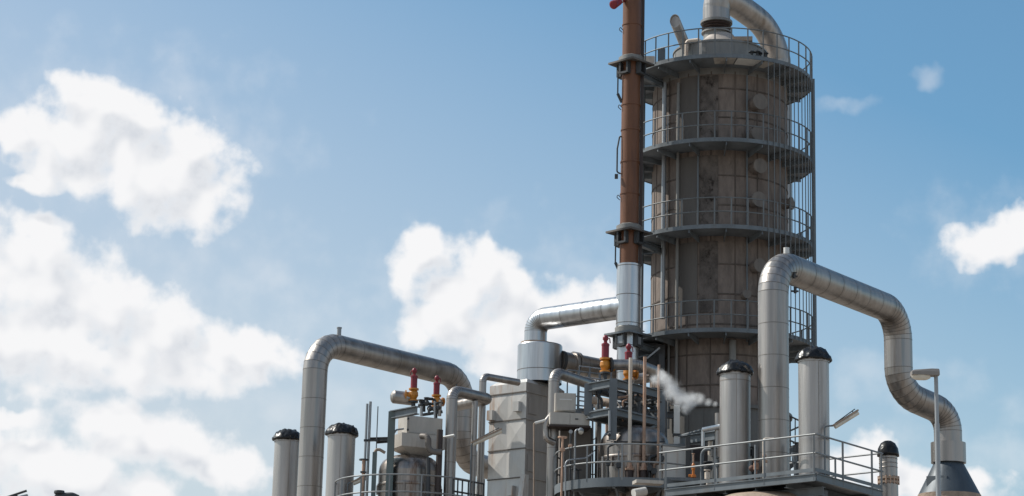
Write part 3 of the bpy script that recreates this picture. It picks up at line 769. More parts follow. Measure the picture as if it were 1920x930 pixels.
for k in range(16):
    a = 2*math.pi*k/16; p = Vector((ps.x+rs_*1.13*math.cos(a), ps.y+rs_*1.13*math.sin(a), zf))
    T.part('bolt', MB().cyl(p-Vector((0,0,.12)), p+Vector((0,0,.12)), .024, n=8), M_RUSTY, fl)

# brown drum below the platform
p = P(1450, 915, 64.5)
T = Thing('brown_tank', 'red brown round tank tucked under the grey service platform', 'tank', (p.x, p.y+.3, 0))
zk = zat(1460, 917, 63.5)
T.part('shell', MB().lathe(Vector((p.x, p.y+.3, 0)), [(1.75, 0), (1.75, zk-.35)], 48), M_REDBROWN)
T.part('lid', MB().lathe(Vector((p.x, p.y+.3, 0)), [(1.8, zk-.35), (1.75, zk-.25), (1.4, zk-.08), (.6, zk), (.002, zk+.02)], 48, True), M_TAN)

# ------------------------------------------------------------------ street lamp
YL = 45.0
lp = P(1757, 800, YL); l0 = ground(lp); zl = zat(1757, 704, YL)
T = Thing('street_lamp', 'grey street lamp with a flat pale head on a thin pole at the far right', 'street lamp', l0)
T.part('pole', MB().cyl(l0, Vector((lp.x, lp.y, zl-1.0)), .062, .052, n=16).cyl(Vector((lp.x, lp.y, zl-1.0)), Vector((lp.x, lp.y, zl)), .042, n=16), M_GALV)
hh = Vector((lp.x-.23, lp.y-.02, zl+.04))
def lamp_body(c, L, W, H):
    m = MB(); xs = [-L/2, -L/2+.05, L/2-.16, L/2-.02, L/2]; prof = []
    hs = [.35, .6, 1.0, 1.0, .8]
    rings = []
    for x, h in zip(xs, hs):
        rings.append([c+Vector((x, y*W/2, zz*H)) for y, zz in ((-1, -.35), (-1, .1*h), (-.75, .5*h), (.75, .5*h), (1, .1*h), (1, -.35))])
    vs = [v for r_ in rings for v in r_]
    fs = [(k*6+j, k*6+(j+1)%6, (k+1)*6+(j+1)%6, (k+1)*6+j) for k in range(4) for j in range(6)]
    fs += [tuple(range(6)), tuple(reversed(range(24, 30)))]
    return m.add(vs, fs)
T.part('lamp_head', lamp_body(hh, .56, .26, .16), M_LAMP)
T.part('diffuser', MB().lathe(Vector((0,0,0)), [(.125,0),(.12,-.05),(.08,-.085),(.002,-.095)], 24, True), M_GLASS)
o = [c for c in T.o.children if c.name.startswith('diffuser')][0]
for v in o.data.vertices:
    q = v.co+T.loc; v.co = Vector((q.x*1.6, q.y*.9, q.z))+hh+Vector((-.08,0,-.055))-T.loc

# ------------------------------------------------------------------ tube flood lamps on posts
def tube_lamp(base, tip_a, tip_b, label):
    T = Thing('tube_lamp', label, 'lamp', base, 'tube lamps on thin posts')
    d = (tip_b-tip_a).normalized(); X = d.cross(Vector((0,0,1))).normalized(); Y = X.cross(d)
    T.part('post', MB().tube([base, Vector((base.x, base.y, tip_a.z)), tip_a+d*.08], .025, 10, .08), M_GREY)
    T.part('housing', MB().frame((tip_a+tip_b)/2+Y*.03, (X, Y, d), .085, .022, (tip_b-tip_a).length/2), M_TAN)
    T.part('diffuser', MB().cyl(tip_a+d*.04-Y*.03, tip_b-d*.03-Y*.03, .065, n=16), M_GLASS)
    T.part('strut', MB().cyl(tip_a+Y*.05+d*.1, tip_b+Y*.10-d*.05, .014, n=8).cyl(tip_a+d*.2, tip_a+d*.2+Y*.07, .014, n=6).cyl(tip_b-d*.15, tip_b-d*.15+Y*.09, .014, n=6), M_DARK)
    return T
b = C0+ur*.55+uf*.02; yb = b.y
tube_lamp(b, P(1562, 800, yb), P(1609, 771, yb+.15), 'slanted tube lamp on a thin post at the platform corner beside the right vent')
a = P(884, 832, 71); tube_lamp(ground(a), a, P(941, 806, 71.1), 'slanted tube lamp in front of the pale filter box')
a = P(652, 913, 72.5); tube_lamp(ground(a), P(660, 906, 72.5), P(688, 894, 72.4), 'tube lamp low beside the left vessel, partly hidden by its curved rail')

# ------------------------------------------------------------------ relief valves (built once, copied)
def make_valve(loc, label):
    T = Thing('relief_valve', label, 'valve', loc, 'red and yellow relief valves')
    L = Vector(loc)
    body = MB().lathe(L, [(.10,0),(.17,0),(.17,.05),(.10,.05),(.12,.1),(.17,.2),(.16,.32),(.11,.40),(.18,.40),(.18,.46),(.10,.46)], 24)
    body.cyl(L+Vector((0,0,.22)), L+Vector((.26,.08,.22)), .10, n=18).cyl(L+Vector((.24,.075,.22)), L+Vector((.29,.09,.22)), .17, n=20)
    T.part('body', body, M_YELLOW)
    T.part('bonnet', MB().lathe(L, [(.12,.46),(.12,.86),(.13,.86),(.13,.92),(.06,.96)], 20), M_RED)
    T.part('cap', MB().lathe(L, [(.06,.94),(.055,1.02),(.09,1.06),(.09,1.14),(.05,1.2),(.002,1.22)], 16, True), M_RED)
    T.part('lever', MB().tube([L+Vector((.05,0,1.1)), L+Vector((.13,0,1.12)), L+Vector((.15,0,.95))], .018, 8, .05), M_RED)
    T.part('inlet_pipe', MB().cyl(L+Vector((0,0,-.45)), L, .07, n=14).cyl(L+Vector((0,0,-.06)), L, .17, n=18), M_DARK)
    return T
v1 = P(1134.5, 698, 70.3)
V = make_valve(v1, 'red and yellow relief valve, tallest, at left end of the right hand bent pipe')
for (px, py, y, s_, rz, lab) in ((1178, 713, 71.3, 1.0, .3, 'red and yellow relief valve partly hidden behind the pale post by the stack'),
                             (775, 752, 73.2, .92, 2.9, 'red and yellow relief valve over the left vessel, beside the short fat pipe end'),
                             (817.5, 763, 73.8, .88, .2, 'red and yellow relief valve close left of the bent pipe over the left vessel')):
    c = copy_tree(V.o); c.location = P(px, py, y); c.scale = (s_, s_, s_); c.rotation_euler.z = rz; c['label'] = lab

# ------------------------------------------------------------------ vessels with ring platforms
def vessel(cx, Y, ytop_sh, r, dome_h, label, dz, mats, rp, rails, name='pressure_vessel', ang=(150, 420), gaps=()):
    p = P(cx, ytop_sh, Y); c = Vector((p.x, p.y, 0))
    T = Thing(name, label, 'vessel', c)
    zs = P(cx, ytop_sh, Y-r).z
    mb = MB().lathe(c, [(r, 0), (r, zs)], 64)
    z = zs-.55
    mb.lathe(c, [(r+.02, zs-.5), (r+.03, zs-.47), (r+.03, zs-.43), (r+.02, zs-.40)], 64)
    T.part('shell', mb, mats)
    T.part('dome', MB().lathe(c, [(r, zs), (r*.97, zs+dome_h*.3), (r*.88, zs+dome_h*.58), (r*.7, zs+dome_h*.82), (r*.4, zs+dome_h*.96), (.002, zs+dome_h)], 64, True), mats)
    for k in range(10):
        a = 2*math.pi*k/10+.2; q = c+Vector((math.cos(a)*(r+.03), math.sin(a)*(r+.03), zs-.62)); T.part('lug', MB().box(q, (.06,.06,.3), a), mats)
    return T, c, zs
# centre
CV, cc_, zs = vessel(1190, 70, 826, 1.08, .62, 'rust streaked steel vessel inside the centre ring platform', 0, M_VESSEL, 2.5, True)
zdk = P(1190, 921, 70).z
def ring_platform(label, c, r, zd, a0, a1, nposts, extra=None, group='ring platforms around vessels'):
    T = Thing('ring_platform', label, 'platform', (c.x, c.y, zd), group)
    T.part('deck', MB().ring(c, 1.1, r, zd-.05, zd, 64), M_DECK)
    T.part('toe_plate', MB().ring(c, r, r+.02, zd-.2, zd+.08, 64), M_GREY)
    mb = MB()
    for k in range(10):
        a = 2*math.pi*k/10; d = Vector((math.cos(a), math.sin(a), 0))
        mb.beam(c+d*1.0+Vector((0,0,zd-.15)), c+d*(r-.05)+Vector((0,0,zd-.15)), .08, .18); mb.beam(c+d*1.05+Vector((0,0,zd-1.2)), c+d*(r-.3)+Vector((0,0,zd-.2)), .07, .07)
    T.part('bracket', mb, M_GREY)
    n = 60
    for hh, nm in ((1.1,'top_rail'), (.56,'mid_rail')):
        pts = [c+Vector((r*math.cos(a0+(a1-a0)*i/n), r*math.sin(a0+(a1-a0)*i/n), zd+hh)) for i in range(n+1)]
        T.part(nm, MB().tube(pts, .026, 8, weld=True), M_RAILSUN)
    for k in range(nposts):
        a = a0+(a1-a0)*k/(nposts-1); p = c+Vector((r*math.cos(a), r*math.sin(a), zd))
        T.part('post', MB().beam(p, p+Vector((0,0,1.1)), .05, .05), M_RAILSUN)
    return T
ring_platform('ring platform with curved rails round the centre vessel with three standing pipes', cc_, 2.48, zdk, R_(150), R_(312), 7)
# left
LV, lc_, lzs = vessel(769, 72.5, 878, 1.02, .58, 'brown streaked steel vessel with domed top at left, under the beige cabinet', 0, M_VESSEL, 2.4, True)
ring_platform('ring platform with curved rails round the left vessel', lc_, 2.40, P(769, 973, 72.5).z, R_(160), R_(330), 8)

# ------------------------------------------------------------------ standing thin pipes before the centre vessel
for (px, y0, y1, rr, m, lab) in ((1180,671,882,.058,M_CREAM,'thickest cream standing pipe before the centre vessel, leftmost of three'), (1207,669,882,.052,M_RUSTY,'rusty orange standing pipe with flanged foot, between two paler standing pipes'), (1234,684,866,.04,M_RUSTY,'thinnest standing pipe, pinkish brown, right of the orange one')):
    a = P(px, y1, 68.75); b = Vector((a.x, a.y, P(px, y0, 68.75).z))
    T = Thing('standing_pipe', lab, 'pipe', a, 'standing pipes by the centre vessel')
    T.part('tube', MB().cyl(a, b, rr, n=14), m)
    T.part('clamp', MB().box((a.x, a.y+.1, a.z+(b.z-a.z)*.62), (.2,.06,.05)), M_DARK)
    if px < 1230:
        T.part('foot_flange', MB().cyl(a, a+Vector((0,0,.06)), rr*2.6, n=16).cyl(a+Vector((0,0,.06)), a+Vector((0,0,.3)), rr*1.9, rr, n=14), M_RUSTY)
        T.part('plinth', MB().cyl(Vector((a.x,a.y,zdk)), a, rr*2.2, n=14), M_DARKBROWN)
        for sg in (-1, 1): T.part('foot_bolt', MB().cyl(a+Vector((sg*rr*2.2,-.02,0)), a+Vector((sg*rr*2.2,-.02,.12)), .03, n=8), M_TAN)

# ------------------------------------------------------------------ centre steel frame
YF = 69.0
def G(px, py, Y): return P(px, py, Y)
A = G(1150, 718, YF)
T = Thing('steel_frame', 'grey steel frame holding the right pair of relief valves above the centre vessel', 'frame', (A.x, A.y, zdk))
zA = A.z
Bp = PZ(1240, 741, zA); Cp = PZ(1103, 727, zA); Dp = Bp+(Cp-A)
def down(p, py): return Vector((p.x, p.y, P(1150, py, p.y).z))
for p, yy in ((A, 824), (Bp, 830), (Cp, 780), (Dp, 830)):
    T.part('leg', MB().ibeam(Vector((p.x, p.y, P(1150, yy, p.y).z)), Vector((p.x, p.y, zA+.12)), .24, .24, .03), M_GREY)
zl2 = down(A, 772).z
for a, b in ((A, Bp), (A, Cp), (Bp, Dp), (Cp, Dp)):
    T.part('beam', MB().ibeam(a, b, .18, .26, .025), M_GREY)
    a2, b2 = Vector((a.x,a.y,zl2)), Vector((b.x,b.y,zl2))
    T.part('beam', MB().ibeam(a2, b2, .16, .22, .025), M_GREY)
T.part('brace', MB().beam(Vector((Bp.x,Bp.y,zl2)), Vector((Dp.x,Dp.y,zA)), .07, .07), M_GREY)
T.part('brace', MB().beam(Vector((A.x,A.y,zl2-1.0)), Vector((Bp.x,Bp.y,zl2)), .07, .07), M_GREY)
T.part('deck', MB().add([Vector((q.x,q.y,zl2+.13)) for q in (A,Bp,Dp,Cp)]+[Vector((q.x,q.y,zl2+.16)) for q in (A,Bp,Dp,Cp)], [(0,1,2,3),(7,6,5,4),(0,4,5,1),(1,5,6,2),(2,6,7,3),(3,7,4,0)]), M_DECK)
# bent header pipe of the relief valves
a, b, c, d = G(1143,684,70.3), G(1196,684,70.6), G(1249,708,73.2), G(1186,712,71.6)
b2 = PZ(1246, 703, a.z)
T = pipe('relief_header', 'bent steel header pipe linking the right pair of relief valves', 'pipe', [a, a+(b-a)*1.0, b2, d], .175, .35, seam=1.4, n=22)
T.part('flange', MB().cyl(a, a+(b-a).normalized()*.06, .24, n=20), M_DARK)
# small piping below the valves
def clutter(name, label, cat, runs, loc):
    T = Thing(name, label, cat, loc)
    for (pts, r, m, nm) in runs: T.part(nm, MB().tube([G(*q) for q in pts], r, 12, r*2.4, 4), m)
    return T
T = clutter('drain_piping', 'tangle of small pipes and valves inside the grey steel frame', 'piping', [
    ([(1134,715,70.3),(1134,738,70.3),(1150,742,70.6),(1166,744,70.8)], .06, M_DARK, 'pipe_run'),
    ([(1178,724,71.3),(1178,752,71.3),(1215,757,71.6),(1236,750,72)], .06, M_CREAM, 'pipe_run'),
    ([(1120,728,70),(1120,742,70),(1128,748,70),(1128,770,70)], .045, M_DARK, 'pipe_run'),
    ([(1160,745,70),(1200,742,70.8),(1232,748,71.5)], .04, M_RUSTY, 'pipe_run'),
    ([(1160,768,70),(1205,758,70.8),(1240,768,71.5)], .05, M_DARK, 'pipe_run'),
    ([(1186,736,70.5),(1186,790,70.5)], .05, M_DARK, 'pipe_run'),
    ([(1143,770,68.8),(1143,815,68.8)], .04, M_GALV, 'pipe_run'),
    ([(1163,728,70.2),(1185,733,70.4),(1222,731,70.8)], .035, M_GALV, 'pipe_run'),
    ([(1197,752,70.2),(1197,775,70.2)], .07, M_DARK, 'pipe_run'),
    ([(1216,770,71),(1240,770,71.5),(1240,800,71.5)], .06, M_DARK, 'pipe_run'),
    ([(1112,750,71.6),(1148,756,71.2)], .13, M_TAN, 'pipe_run'),
    ([(1108,738,71.8),(1146,742,71.4)], .04, M_DARK, 'pipe_run'),
    ([(1122,800,70.6),(1122,738,70.6),(1128,733,70.6)], .035, M_GREY, 'pipe_run'),
    ([(1165,740,71.4),(1172,770,71.2),(1200,782,71.2),(1232,778,71.8)], .05, M_DARK, 'pipe_run'),
    ([(1158,782,69.6),(1200,790,70.2),(1244,782,71.2)], .035, M_GREY, 'pipe_run'),
    ([(1208,735,71.2),(1224,742,71.4),(1224,796,71.4)], .055, M_DARK, 'pipe_run'),
    ([(1168,790,70.2),(1168,752,70.2),(1182,748,70.4)], .03, M_RUSTY, 'pipe_run')], G(1160,760,70))
for (px, py, y, r) in ((1133,733,70.2,.16),(1196,748,70.2,.15),(1142,815,68.8,.07),(1215,743,70.8,.12),(1172,768,71,.14),(1224,768,71.2,.12),(1183,756,70.6,.1),(1205,790,70.3,.09)):
    p = G(px,py,y); T.part('valve', MB().sphere(p, r*.8).cyl(p+Vector((0,0,r*.6)), p+Vector((0,0,r*1.3)), r*.3, n=10).cyl(p+Vector((0,0,r*1.3)), p+Vector((0,0,r*1.5)), r, n=16), M_DARK)
rnd = random.Random(11)
T = Thing('pipe_manifold', 'rack of many thin pipes behind the steel frame, between the beige cabinets and the column', 'piping', G(1180,800,74))
for k in range(13):
    x = 1098+12.5*k+rnd.uniform(-3,3); y0 = rnd.uniform(722,785); y = rnd.uniform(73,75.5)
    pts = [G(x,960,y), G(x,y0,y), G(x+rnd.choice((-1,1))*rnd.uniform(10,30), y0+rnd.uniform(-3,3), y+rnd.uniform(0,.4))]
    T.part('pipe_run', MB().tube(pts, rnd.choice((.03,.04,.05,.075)), 10, .15), rnd.choice((M_DARK,M_GREY,M_CLAD,M_RUSTY,M_DARK,M_CREAM)))
for k in range(9):
    x = rnd.uniform(1100,1190); y0 = 735+9*k; y = rnd.uniform(72.8,74)
    T.part('pipe_run', MB().tube([G(x,y0,y), G(x+rnd.uniform(40,70),y0+rnd.uniform(-4,6),y+.5)], rnd.choice((.025,.035,.06)), 10), rnd.choice((M_DARK,M_GREY,M_TAN,M_DARK)))
for k in range(10):
    q = G(rnd.uniform(1100,1245), rnd.uniform(735,800), 72.6)
    T.part('valve', MB().cyl(q-Z*.1, q+Z*.1, .07, n=10).cyl(q+Z*.1, q+Z*.2, .025, n=8).cyl(q+Z*.2, q+Z*.22, .09, n=12), rnd.choice((M_DARK,M_RUSTY,M_GREY)))
T = Thing('vessel_fittings', 'thin drain lines and small valves hugging the front of the centre vessel', 'piping', G(1190,880,68.5))
for (pts, rr_, m_) in (([(1140,900,68.9),(1140,838,68.9),(1152,832,68.9)],.035,M_DARK), ([(1160,905,68.7),(1160,845,68.7)],.025,M_GREY), ([(1218,905,68.7),(1218,858,68.7),(1240,852,69)],.05,M_DARK), ([(1226,905,68.8),(1226,870,68.8),(1244,868,69)],.04,M_RUSTY), ([(1130,856,69),(1130,905,69)],.04,M_CLAD), ([(1196,905,68.7),(1196,868,68.7)],.03,M_RUSTY), ([(1138,826,69.1),(1160,828,68.9),(1225,829,68.9),(1246,828,69.2)],.02,M_DARK)):
    T.part('pipe_run', MB().tube([G(*q) for q in pts], rr_, 10, .08), m_)
for (px, py) in ((1140,868),(1218,878),(1226,884),(1160,872),(1240,860)):
    q = G(px,py,68.6); T.part('valve', MB().cyl(q-Z*.09, q+Z*.09, .07, n=12).cyl(q-Vector((0,.12,0)), q, .03, n=8).cyl(q-Vector((0,.14,0)), q-Vector((0,.12,0)), .09, n=14), M_DARK)
T = Thing('deck_instruments', 'small valves and gauges standing among the pipes on the service platform', 'instruments', ondeck(1400,1.2))
for (px, inn, h, m_) in ((1345,.8,.9,M_GREY),(1338,1.3,1.3,M_DARK),(1412,1.4,1.2,M_DARK),(1418,.9,.7,M_RUSTY),(1490,1.0,.8,M_GREY),(1493,1.5,1.2,M_DARK),(1326,1.0,.6,M_CREAM)):
    q = ondeck(px, inn)
    T.part('stem', MB().cyl(q, q+Z*h, .03, n=8), m_); T.part('valve', MB().cyl(q+Z*(h-.25), q+Z*(h-.05), .08, n=12).cyl(q+Z*h, q+Z*(h+.03), .1, n=14), m_)
# walkway between frame and filter box
zw = P(1110, 768, 71.5).z
w0, w1 = G(1085, 768, 72.5), PZ(1145, 775, P(1085,768,72.5).z)
T = Thing('access_walkway', 'small railed walkway between the beige cabinets and the grey steel frame', 'walkway', ground(w0))
wd = (w1-w0).normalized(); wp = Vector((-wd.y, wd.x, 0)); 
T.part('deck', MB().beam(w0, w1, .06, .1).frame((w0+w1)/2+wp*.4, (wd, wp, Vector((0,0,1))), (w1-w0).length/2, .4, .03), M_GREY)
for k, off in enumerate((0, .8)):
    a, b = w0+wp*off, w1+wp*off
    for hh in (.3,.6,1.1,1.45): T.part('rail', MB().cyl(a+Vector((0,0,hh)), b+Vector((0,0,hh)), .024, n=8), M_GALV if k == 0 else M_GREY)
    for t in (0,.33,.66,1): T.part('post', MB().beam(a+(b-a)*t, a+(b-a)*t+Vector((0,0,1.45)), .045,.045), M_GREY)
T.part('leg', MB().ibeam(Vector((w0.x,w0.y,0)), w0, .2,.2), M_GREY)
T.part('ladder', MB().beam(G(1110,712,71.8), G(1110,775,71.8), .04,.04).beam(G(1119,712,71.8), G(1119,775,71.8), .04,.04).cyl(G(1110,725,71.8), G(1119,725,71.8), .02).cyl(G(1110,740,71.8), G(1119,740,71.8), .02).cyl(G(1110,755,71.8), G(1119,755,71.8), .02), M_GREY)

# pipe with elbow left of the beige cabinets
a = G(1037, 800, 70.6); a0 = ground(a); t = Vector((a.x, a.y, G(1037, 698, 70.6).z)); e = PZ(1112, 722, t.z)
T = pipe('elbow_pipe', 'steel pipe with a rounded elbow left of the beige cabinets in the centre', 'pipe', [a0, t, e], 10.5*mpp(a), .32, seam=2.2, n=24)
q = G(1024, 792, 70.3); q2 = G(1024, 824, 70.3); q3 = G(1040, 830, 70.4)
T.part('branch', MB().tube([G(1032,781,70.4), q, q2, q3], .10, 16, .15, 4), M_CLAD)
# cabinets
def cab(px0, px1, py0, py1, Y, dep, rz, mats, name, label, cat, detail=None):
    c = G((px0+px1)/2, (py0+py1)/2, Y); k = mpp(c); wdt = (px1-px0)*k; hgt = (py1-py0)*k/.98
    T = Thing(name, label, cat, c-Vector((0,0,hgt/2)))
    X = Vector((math.cos(rz), math.sin(rz), 0)); Yd = Vector((-math.sin(rz), math.cos(rz), 0))
    cc = c+Yd*(dep/2)
    mb = MB().frame(cc, (X, Yd, Vector((0,0,1))), wdt/2, dep/2, hgt/2)
    T.part('case', mb, mats)
    return T, c, X, Yd, wdt, hgt
T, c, X, Yd, wd_, hg_ = cab(1041,1080,737,771,70.2,.7,.10,M_BEIGE,'control_cabinet','square beige cabinet with a pale strip, standing on the wide beige box','cabinet')
T.part('door', MB().frame(c-Yd*.015, (X, Yd, Vector((0,0,1))), wd_/2-.03, .015, hg_/2-.03), M_BEIGE)
T.part('label_strip', MB().frame(c-Yd*.035+Vector((0,0,.08)), (X, Yd, Vector((0,0,1))), wd_*.3, .006, .02), M_WHITE)
T, c, X, Yd, wd_, hg_ = cab(1031,1106,774,797,70.0,.8,.10,M_BEIGE,'equipment_box','wide low beige box jutting out below the square cabinet in the centre','box')
for s_ in (-1, 1): T.part('panel', MB().frame(c-Yd*.012+X*(s_*wd_/4), (X, Yd, Vector((0,0,1))), wd_/4-.012, .012, hg_/2-.02), M_BEIGE)
T.part('handle', MB().frame(c-Yd*.03+X*(wd_*.17), (X, Yd, Vector((0,0,1))), .05, .01, .02), M_DARK)
T.part('base_plate', MB().frame(c+Yd*.38-Vector((0,0,hg_/2+.03)), (X, Yd, Vector((0,0,1))), wd_/2+.03, .43, .028), M_DARKBROWN)
p = G(1074, 860, 70.9)
T = Thing('duct_housing', 'tall dark brown duct casing under the beige boxes in the centre', 'duct', ground(p))
zz = P(1074, 797, 70.5).z
T.part('casing', MB().box((p.x+.03, p.y+.3, zz/2), (.98, .8, zz), .1), M_PANELSIDE)
T.part('corner_trim', MB().box((p.x-.5, p.y-.12, zz/2), (.06,.06,zz-.02), .1).box((p.x+.56, p.y, zz/2), (.07,.07,zz-.02), .1), M_DARK)
# pipes in the gap right of the casing
a = G(1122, 800, 71.3); b = G(1122, 768, 71.3)
T = pipe('drop_pipe', 'slim steel pipe standing between the brown casing and the centre vessel', 'pipe', [ground(a), Vector((a.x,a.y,b.z))], .10, .3, seam=3)
T.part('cap', MB().sphere(Vector((a.x,a.y,b.z+.06)), .13), M_CREAM)
ex = []
for k in range(6): ex.append(([(1100,822+22*k,71.6),(1113,824+22*k,71.6),(1120,820+22*k,71.5)], .018, M_DARK, 'rung'))
ex.append(([(1100,800,71.6),(1100,935,71.6)], .03, M_DARK, 'pipe_run'))
clutter('access_ladder', 'thin ladder seen against the sky right of the brown casing', 'ladder', ex, G(1105,900,71.6))
# valves and poles left of the centre rail
p = G(1055, 820, 68.6)
T = Thing('valve_spindle', 'rusty valve spindle with handwheel by the curved rail, centre', 'valve', ground(p))
T.part('stem', MB().cyl(ground(p), p, .035, n=10), M_RUSTY)
T.part('handwheel', MB().ring(p, .12, .15, -.02, .02, 24).beam(p-Vector((.13,0,0)), p+Vector((.13,0,0)), .03, .02), M_RUSTY)
T.part('bracket', MB().box(p-Vector((0,0,.38)), (.16,.1,.1)), M_RUSTY)
p = G(1070, 812, 68.7)
T = Thing('gauge_post', 'dark thin post topped with a small round gauge by the curved rail', 'gauge', ground(p))
T.part('post', MB().cyl(ground(p), p, .03, n=10), M_DARK)
T.part('gauge', MB().cyl(p+Vector((0,-.04,.04)), p+Vector((0,.04,.04)), .06, n=20), M_GALV)
T.part('valve', MB().sphere(p-Vector((0,0,.4)), .07), M_RUSTY)
p = G(1078, 850, 69); t = G(1078, 806, 69); e = G(1088, 805, 69)
T = Thing('bulkhead_lamp', 'round glass lamp hanging from a curved pole beneath the wide beige box', 'lamp', ground(p))
T.part('pole', MB().tube([ground(p), Vector((p.x,p.y,t.z)), e], .03, 10, .1), M_GALV)
T.part('globe', MB().sphere(e-Vector((-.02,0,.08)), .085), M_GLASS)
T.part('hood', MB().lathe(e+Vector((.02,0,0)), [(.1,-.05),(.09,.0),(.03,.05)], 20), M_GALV)
p = G(1060, 866, 68.4)
T = Thing('hoop_rail', 'bent tubular hoop rail inside the left end of the centre curved rail', 'railing', G(1058,930,68.4))
T.part('hoop', MB().tube([G(1060,935,68.4), G(1060,863,68.4), G(1098,859,68.6), G(1112,850,68.8)], .026, 10, .18), M_GALV)
for k,(px,py) in enumerate(((1076,880),(1084,882))):
    q = G(px,py,69.3); 
    T_ = Thing('small_valve', ('small dark valve on a short pipe behind the curved rail, nearer the gauge post' if k == 0 else 'small dark valve on a short pipe behind the curved rail, further from the gauge post'), 'valve', q-Vector((0,0,.7)), 'small dark valves behind the curved rail')
    T_.part('stem', MB().cyl(q-Vector((0,0,.9)), q, .03, n=8), M_DARK); T_.part('wheel', MB().cyl(q, q+Vector((0,0,.03)), .1, n=16), M_DARK)
# box of pale pipe end below the ring platform
a, b = G(1188, 925, 67), G(1210, 921, 67.2)
solo('pipe_end', 'short pale pipe end just under the centre ring platform', 'pipe', MB().cyl(a, b, .13, n=20), M_WHITE, a)
c = G(1215, 905, 66.6)
solo('light_canopy', 'pale flat canopy strip hanging at the edge of the centre ring platform', 'canopy', MB().frame(c, (Vector((.98,.18,0)), Vector((-.18,.98,0)), Vector((0,0,1))), .42, .25, .05), M_BEIGE, c)
p = G(1163, 950, 69)
T = Thing('vessel_nozzle', 'short dark nozzle hanging below the centre ring platform', 'nozzle', G(1163,930,69))
T.part('tube', MB().cyl(G(1163,915,69)-Vector((0,0,2)), G(1163,915,69), .18, n=20), M_VESSEL); T.part('flange', MB().cyl(G(1163,922,69), G(1163,918,69), .28, n=20), M_DARK)

# ------------------------------------------------------------------ between centre and right platform
p = G(1268.5, 850, 69.6)
T = Thing('grey_post', 'pale grey square post standing before the column base', 'post', ground(p))
T.part('shaft', MB().box((p.x, p.y, zat(1268,760,69.6)/2), (.18,.18,zat(1268,760,69.6))), M_WHITE)
T.part('base_clip', MB().box((p.x, p.y, zat(1268,816,69.6)), (.24,.24,.08)), M_DARK)
p = G(1265, 880, 68.6)
T = Thing('meter_cabinet', 'light grey upright cabinet behind the left end of the platform rail', 'cabinet', ground(p))
zz = zat(1265, 836, 68.6)
T.part('case', MB().box((p.x+.02, p.y+.2, zz/2), (.78,.4,zz)), M_PANEL)
T.part('lid', MB().box((p.x+.02, p.y+.2, zz+.03), (.84,.46,.055)), M_GREY)
T.part('door', MB().box((p.x+.02, p.y-.012, zz-1.0), (.66,.02,1.7)), M_PANEL)
T.part('knob', MB().cyl((p.x+.02, p.y-.06, zz-1.1), (p.x+.02, p.y-.02, zz-1.1), .035, n=12), M_GALV)
p = G(1300, 895, 66.5)
T = Thing('orange_hydrant', 'small orange valve standing behind the platform rail', 'hydrant', p)
T.part('body', MB().lathe(p, [(.09,0),(.09,.05),(.04,.05),(.04,.2),(.055,.24),(.05,.38),(.02,.44)], 16).cyl(p+Vector((-.14,0,.05)), p+Vector((.07,0,.05)), .04, n=12), M_ORANGE)
T.part('stem', MB().cyl(p+Vector((0,0,.46)), p+Vector((0,0,.72)), .025, n=8).cyl(p+Vector((0,0,.7)), p+Vector((0,0,.72)), .05, n=12), M_RUSTY)
p = G(1300, 905, 67.5); 
T = Thing('pump_stand', 'dark steel stand with beams and pipes behind the orange valve', 'stand', ground(p))
T.part('beam', MB().ibeam(G(1276,826,69), G(1345,816,67.4), .2, .28, .03), M_GREY)
T.part('top_rail', MB().cyl(G(1276,817,69), G(1316,806,68), .035, n=10).cyl(G(1316,806,68), G(1350,808,67.4), .035, n=10), M_GREY)
for px in (1290, 1318, 1340): T.part('leg', MB().beam(ground(G(px,900,68)), G(px,820,68), .14, .14), M_DARK)
T.part('pipe_run', MB().tube([G(1316,960,67.6), G(1316,842,67.6), G(1350,842,67.2)], .055, 14, .2), M_GREY)
T.part('pipe_run', MB().tube([G(1332,960,67.8), G(1332,824,67.8)], .08, 14), M_CREAM)
T.part('valve', MB().sphere(G(1328,876,67.4), .14).cyl(G(1328,868,67.4), G(1328,866,67.4), .16, n=16), M_DARK)
T.part('plate', MB().box(G(1305,850,69.5), (1.5,.1,.5)), M_DARKBROWN)
T.part('deck', MB().box(G(1300,905,68.4), (1.9,1.4,.1)), M_GREY)
a, b = G(1318,806,66.6), G(1352,799,66.3)
solo('bright_pipe', 'short shiny pipe just left of the capped vent at the platform middle', 'pipe', MB().cyl(a, b, .075, n=18).cyl(a, a-Vector((0,0,.5)), .05, n=12), M_CLADB, a)
a = G(1347, 775, 66.5)
solo('steam_outlet', 'slim upright pipe behind the left capped vent of the platform', 'pipe', MB().cyl(ground(a), a, .11, n=16), M_CLAD, ground(a))
# rust valve on riser base
p = G(1408, 865, 63)
# small pipes and valves around the riser foot
T = Thing('sample_piping', 'thin sample pipe with red valve beside the foot of the tall S pipe', 'piping', ondeck(1432,.5))
T.part('pipe_run', MB().tube([ondeck(1432,.5), ondeck(1432,.5)+Vector((0,0,1.25)), ondeck(1432,.5)+Vector((.3,.0,1.25))], .035, 10, .08), M_CREAM)
T.part('pipe_run', MB().tube([ondeck(1416,.5), ondeck(1416,.5)+Vector((0,0,1.1))], .025, 8), M_GALV)
T.part('valve', MB().sphere(ondeck(1432,.5)+Vector((.02,-.03,.75)), .06).cyl(ondeck(1432,.5)+Vector((.05,-.03,.55)), ondeck(1432,.5)+Vector((.05,-.03,.62)), .06, n=10), M_RUSTY)
T.part('valve', MB().sphere(ondeck(1410,.9)+Vector((0,0,.5)), .1), M_REDBROWN)
